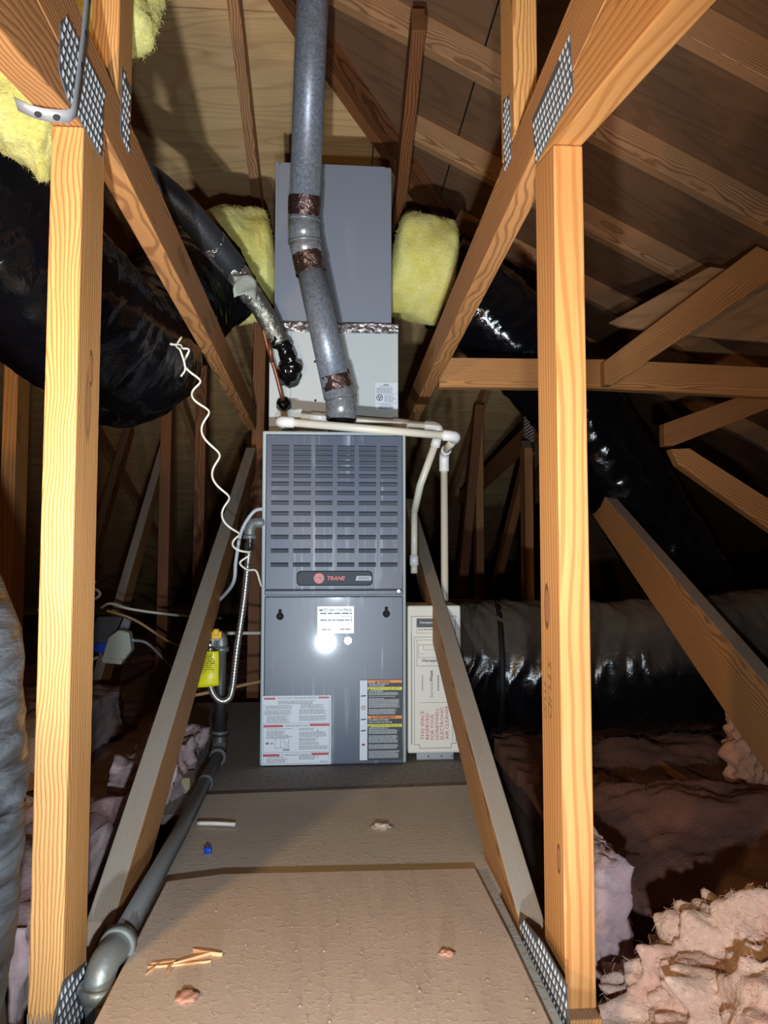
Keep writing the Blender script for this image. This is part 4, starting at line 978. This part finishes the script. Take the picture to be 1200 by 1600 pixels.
# ------------------------------------------------------------------ hanger strap on the left truss
ST = thing('hanger_strap', 'perforated metal strap looped round the top of the left post joint', 'strap', (-.32, .84, 1.04))
def strap(pts, w, name):
    b_ = NB(); prev = None
    for c, wd in pts:
        c = Vector(c); wd = Vector(wd) * w / 2
        cur = (b_.verts.new(c - wd), b_.verts.new(c + wd))
        if prev: b_.faces.new((prev[0], prev[1], cur[1], cur[0]))
        prev = cur
    o_ = obj(name, b_, M_STRAP, ST, smooth=True); o_.modifiers.new('thick', 'SOLIDIFY').thickness = .0012
    return o_
Yw0 = .72
Yv = Vector((0, 1, .12)).normalized(); Yw = Vector((0, .62, -.45))
strap([((-.2985, .905, 1.32), Yv), ((-.2985, .895, 1.22), Yv), ((-.2985, .883, 1.15), Yv), ((-.2985, .872, 1.10), Yv), ((-.299, .864, 1.06), Yv), ((-.3005, .860, 1.043), Yv),
       ((-.306, .855, 1.035), Yw), ((-.315, .850, 1.032), Yw), ((-.328, .845, 1.030), Yw), ((-.341, .841, 1.031), Yw), ((-.356, .836, 1.036), Yw)], .019, 'strap_band')
for c, ax in (((-.2976, .884, 1.155), 0), ((-.2976, .893, 1.205), 0), ((-.2976, .874, 1.108), 0), ((-.316, .8485, 1.0295), 1), ((-.334, .842, 1.0285), 1)):
    n_ = 14
    ring = [(c[0], c[1] + .0035 * math.cos(2 * math.pi * i / n_), c[2] + .005 * math.sin(2 * math.pi * i / n_)) if ax == 0 else (c[0] + .004 * math.cos(2 * math.pi * i / n_), c[1] + .0027 * math.sin(2 * math.pi * i / n_), c[2] - .0020 * math.sin(2 * math.pi * i / n_)) for i in range(n_)]
    b = NB(); prism(b, ring, (.0004, 0, 0) if ax == 0 else (0, -.0004, -.0006))
    obj('strap_hole', b, M_INK, ST)
# second strap end curling at the top left edge
strap([((-.31, .62, 1.16), (0, 0, 1)), ((-.298, .66, 1.165), (0, 0, 1)), ((-.30, .70, 1.16), (0, 0, 1)), ((-.312, .735, 1.14), (0, 0, 1))], .03, 'strap_end')

# ------------------------------------------------------------------ insulation on the floor
def heightfield(name, x0, x1, y0, y1, f, nx, ny, mat, base=None, label=None, cat=None, kind=None):
    b_ = NB()
    g_ = [[b_.verts.new((x0 + (x1 - x0) * i / nx, y0 + (y1 - y0) * j / ny, f(x0 + (x1 - x0) * i / nx, y0 + (y1 - y0) * j / ny))) for i in range(nx + 1)] for j in range(ny + 1)]
    for j in range(ny):
        for i in range(nx): b_.faces.new((g_[j][i], g_[j][i + 1], g_[j + 1][i + 1], g_[j + 1][i]))
    if base is not None:
        edge = [g_[0][i] for i in range(nx + 1)] + [g_[j][nx] for j in range(1, ny + 1)] + [g_[ny][i] for i in range(nx - 1, -1, -1)] + [g_[j][0] for j in range(ny - 1, 0, -1)]
        low = [b_.verts.new((v.co.x, v.co.y, base)) for v in edge]
        for i in range(len(edge)):
            k_ = (i + 1) % len(edge); b_.faces.new((edge[i], low[i], low[k_], edge[k_]))
    o_ = obj(name, b_, mat, None, smooth=True)
    return tag(o_, label, cat, kind=kind)
def bumpf(sc, amp, seed): return lambda x, y: amp * fbm((x + seed, y, seed), 5, sc, .58)
f1 = bumpf(4, .038, 3)
heightfield('insulation_blanket', .49, 3.2, 1.17, 3.4, lambda x, y: -.02 + f1(x, y) + .07 * math.exp(-((x - .85) / .3) ** 2 - ((y - 1.45) / .22) ** 2) - .015 * math.exp(-((y - 2.1) / .3) ** 2), 180, 150, M_PDARK, -.12, 'shade-darkened pink insulation spread on the floor at right', 'insulation', 'stuff')
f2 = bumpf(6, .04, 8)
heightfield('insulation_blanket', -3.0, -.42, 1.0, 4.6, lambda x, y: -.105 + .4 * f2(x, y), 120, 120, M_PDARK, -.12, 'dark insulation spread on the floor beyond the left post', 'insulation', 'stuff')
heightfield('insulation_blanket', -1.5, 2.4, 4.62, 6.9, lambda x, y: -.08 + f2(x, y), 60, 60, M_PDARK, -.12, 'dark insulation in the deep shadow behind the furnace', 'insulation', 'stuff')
def mound(name, c, size, mat, label, cat='insulation', seed=0, amp=.35, sub=6, sc=2.2, flat=-.9):
    b_ = NB(); bmesh.ops.create_icosphere(b_, subdivisions=sub, radius=1)
    for v in b_.verts:
        d = v.co.normalized()
        r_ = 1 + amp * (fbm(d * sc + Vector((seed, seed * .7, 0)), 3, 1, .5) + .55 * (abs(fbm(d * sc * 2.2 + Vector((seed, 0, 5)), 2, 1, .5)) - .3)) + .035 * fbm(d * 11 + Vector((seed, 3, 0)), 3, 1, .6)
        p = d * r_; v.co = Vector((p.x * size[0], p.y * size[1], max(p.z, flat) * size[2])) + Vector(c)
    return tag(obj(name, b_, mat, None, smooth=True), label, cat)
HEAP = mound('insulation_chunk', (.62, .90, -.11), (.29, .21, .21), M_PWOOL, 'pale fluffy pink insulation heap at the lower right front corner', seed=2.2, amp=.30, sub=7, sc=2.3)
HUMP = mound('insulation_chunk', (1.12, 1.68, .06), (.20, .16, .17), M_PMID, 'rounded brown pink insulation hump in front of the low duct at right', seed=6.1, amp=.22, flat=-.35)
def fluff(o, n, mat, ln=.022, w=.0005, up_only=True, seed=1):
    """loose glass fibres curling off a wool surface"""
    rg = random.Random(seed); me = o.data; M = WM[o.name]; b_ = NB(); polys = me.polygons
    for _ in range(n):
        p = polys[rg.randrange(len(polys))]
        if up_only and p.normal.z < -.1: continue
        q = M @ p.center; d = (p.normal * .45 + Vector((rg.uniform(-1, 1), rg.uniform(-1, 1), rg.uniform(-.8, .8)))).normalized()
        sd = d.cross(Vector((rg.uniform(-1, 1), rg.uniform(-1, 1), rg.uniform(-1, 1)))).normalized()
        L_ = ln * rg.uniform(.4, 1.3); prev = None
        for k_ in range(4):
            wd = sd * w * (1 - k_ * .22); cur = (b_.verts.new(q - wd), b_.verts.new(q + wd))
            if prev: b_.faces.new((prev[0], prev[1], cur[1], cur[0]))
            prev = cur; d = (d + Vector((rg.uniform(-1, 1), rg.uniform(-1, 1), rg.uniform(-1.1, .6))) * .8).normalized(); q = q + d * L_ / 3
    obj('loose_fibres', b_, mat, o, M, kind='stuff') if False else _fl(b_, mat, o)
def _fl(b_, mat, o):
    me = bpy.data.meshes.new('loose_fibres'); Mi = WM[o.name].inverted()
    for v in b_.verts: v.co = Mi @ v.co
    b_.to_mesh(me); b_.free(); me.materials.append(mat)
    c = bpy.data.objects.new('loose_fibres', me); link(c, o, WM[o.name]); c['kind'] = 'stuff'
fluff(HEAP, 22000, M_PWOOL, .014, .0004, seed=3)
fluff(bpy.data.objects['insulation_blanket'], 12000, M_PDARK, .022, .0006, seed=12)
fluff(HUMP, 4000, M_PMID, .012, .0004, seed=4)
fluff(YB, 7000, M_YWOOL, .009, .0003, False, 5)
fluff(YT, 2500, M_YWOOL, .009, .0003, False, 6)
fluff(WR, 4000, M_YWOOL, .007, .0004, False, 7); fluff(WL_, 4000, M_YWOOL, .007, .0004, False, 8)
bt = NB(); box(bt, .385, .445, 1.12, 1.36, -.10, .07); bmesh.ops.subdivide_edges(bt, edges=bt.edges, cuts=24, use_grid_fill=True)
for v in bt.verts: v.co += Vector((.016 * fbm(v.co, 5, 12, .62), .018 * fbm(v.co + Vector((3, 0, 0)), 5, 11, .62), .018 * fbm(v.co + Vector((0, 5, 0)), 5, 14, .62) + .03 * (v.co.y - 1.2)))
tag(obj('insulation_batt', bt, M_PGREY, None, smooth=True), 'pinkish grey batt on edge right beside the right post', 'insulation')
def foldbatt(name, x0, x1, y0, y1, z0, z1, label, mat=M_PGREY, sc=9):
    b_ = NB(); box(b_, x0, x1, y0, y1, z0, z1); bmesh.ops.subdivide_edges(b_, edges=b_.edges, cuts=22, use_grid_fill=True)
    for v in b_.verts: v.co += Vector((.022 * fbm(v.co, 5, sc, .6), .022 * fbm(v.co + Vector((3, 0, 0)), 5, sc, .6), .024 * fbm(v.co + Vector((0, 5, 0)), 5, sc, .6)))
    tag(obj(name, b_, mat, None, smooth=True), label, 'insulation')
foldbatt('insulation_batt', -.60, -.405, 1.02, 1.55, -.085, .055, 'pale pink batt between the left post and the left web foot')
foldbatt('insulation_batt', -1.15, -.74, 2.05, 2.75, -.085, .07, 'wrinkled grey pink batt on the floor below the blue box')
foldbatt('insulation_batt', -.47, -.335, 1.66, 2.05, .012, .085, 'narrow pink batt tucked beside the gas pipe behind the left web', sc=11)

# ------------------------------------------------------------------ small things on the floor
b = NB(); box(b, -.375, -.318, 1.74, 1.80, .0, .034); tag(obj('wood_block', b, wood('block_wood', lin(190, 180, 150), lin(150, 140, 110), .8)), 'small pale wood block beside the gas pipe near the furnace', 'wood block')
bpipe = pipe('wood_sliver', [(-.256, 1.49, .0195), (-.22, 1.482, .021), (-.183, 1.478, .0195)], .0042, plain('white_sliver', lin(200, 196, 186), .7), None, 8, 5); tag(bpipe, 'white sliver lying on the middle panel near the gas pipe', 'sliver')
def chip(name, c, s, mat, label, cat, seed):
    b_ = NB(); bmesh.ops.create_icosphere(b_, subdivisions=3, radius=1)
    for v in b_.verts:
        d = v.co.copy(); r_ = 1 + .6 * noise.noise(d * 1.7 + Vector((seed, 0, 0))); v.co = Vector((d.x * r_ * s[0], d.y * r_ * s[1], d.z * r_ * s[2])) + Vector(c)
    tag(obj(name, b_, mat, None, smooth=True), label, cat)
chip('blue_cap', (-.216, 1.358, .0185), (.007, .006, .006), M_BLUE, 'tiny blue wire cap on the middle panel by the pipe', 'wire cap', 1)
chip('debris_chip', (.094, 1.452, .0185), (.017, .010, .007), M_PALE if False else plain('plaster_chip', lin(176, 164, 150), .9), 'pale plaster chip on the middle panel', 'debris', 2)
SP = thing('wood_splinter', 'pile of torn wood splinters on the left of the front panel', 'splinters', (-.19, .96, .031))
for i, (x, y, l, a, w) in enumerate(((-.185, .962, .075, .12, .006), (-.170, .972, .05, .5, .005), (-.215, .955, .03, 1.2, .004), (-.155, .985, .04, -.3, .005), (-.205, .968, .03, .2, .006), (-.195, .95, .022, 1.5, .003))):
    d = Vector((math.cos(a), math.sin(a), 0)); s_ = Vector((-d.y, d.x, 0)) * w / 3; c = Vector((x, y, .0312))
    b = NB(); prism(b, [c - d * l / 2, c - d * l * .1 - s_, c + d * l * .45 - s_ * .6, c + d * l / 2, c + d * l * .1 + s_, c - d * l * .3 + s_ * .8], (0, 0, .0025 + .002 * (i % 2)))
    obj('splinter', b, M_CHIP, SP)
chip('debris_chip', (-.163, .892, .0335), (.011, .013, .0035), M_PINKCHIP, 'pink brown chip on the front panel below the splinters', 'debris', 4)
chip('debris_chip', (.145, .965, .033), (.009, .006, .003), M_PINKCHIP, 'flat brown flake on the right of the front panel', 'debris', 5)
b = NB(); random.seed(11)
for i in range(700):
    if random.random() < .55: x, y, z = random.uniform(-.24, .225), random.uniform(.75, 1.2), .0312
    elif random.random() < .6: x, y, z = random.uniform(-.25, .25), random.uniform(1.24, 1.68), .0137
    else: x, y, z = random.uniform(-.30, .30), random.uniform(1.72, 1.94), -.0003
    r_ = random.uniform(.0005, .0015) * (1.8 if random.random() < .08 else 1)
    pts = [(x + r_ * random.uniform(.6, 1.5) * math.cos(q), y + r_ * random.uniform(.6, 1.5) * math.sin(q), z) for q in (0, 1.3, 2.5, 3.8, 5.1)]
    vs_ = [b.verts.new(p) for p in pts]; tip = b.verts.new((x, y, z + r_ * random.uniform(.5, 1.1)))
    for q in range(5): b.faces.new((vs_[q], vs_[(q + 1) % 5], tip))
tag(obj('grit', b, plain('floor_grit', lin(150, 136, 118), .9)), 'scattered grit and crumbs over the floor panels', 'grit', kind='stuff')
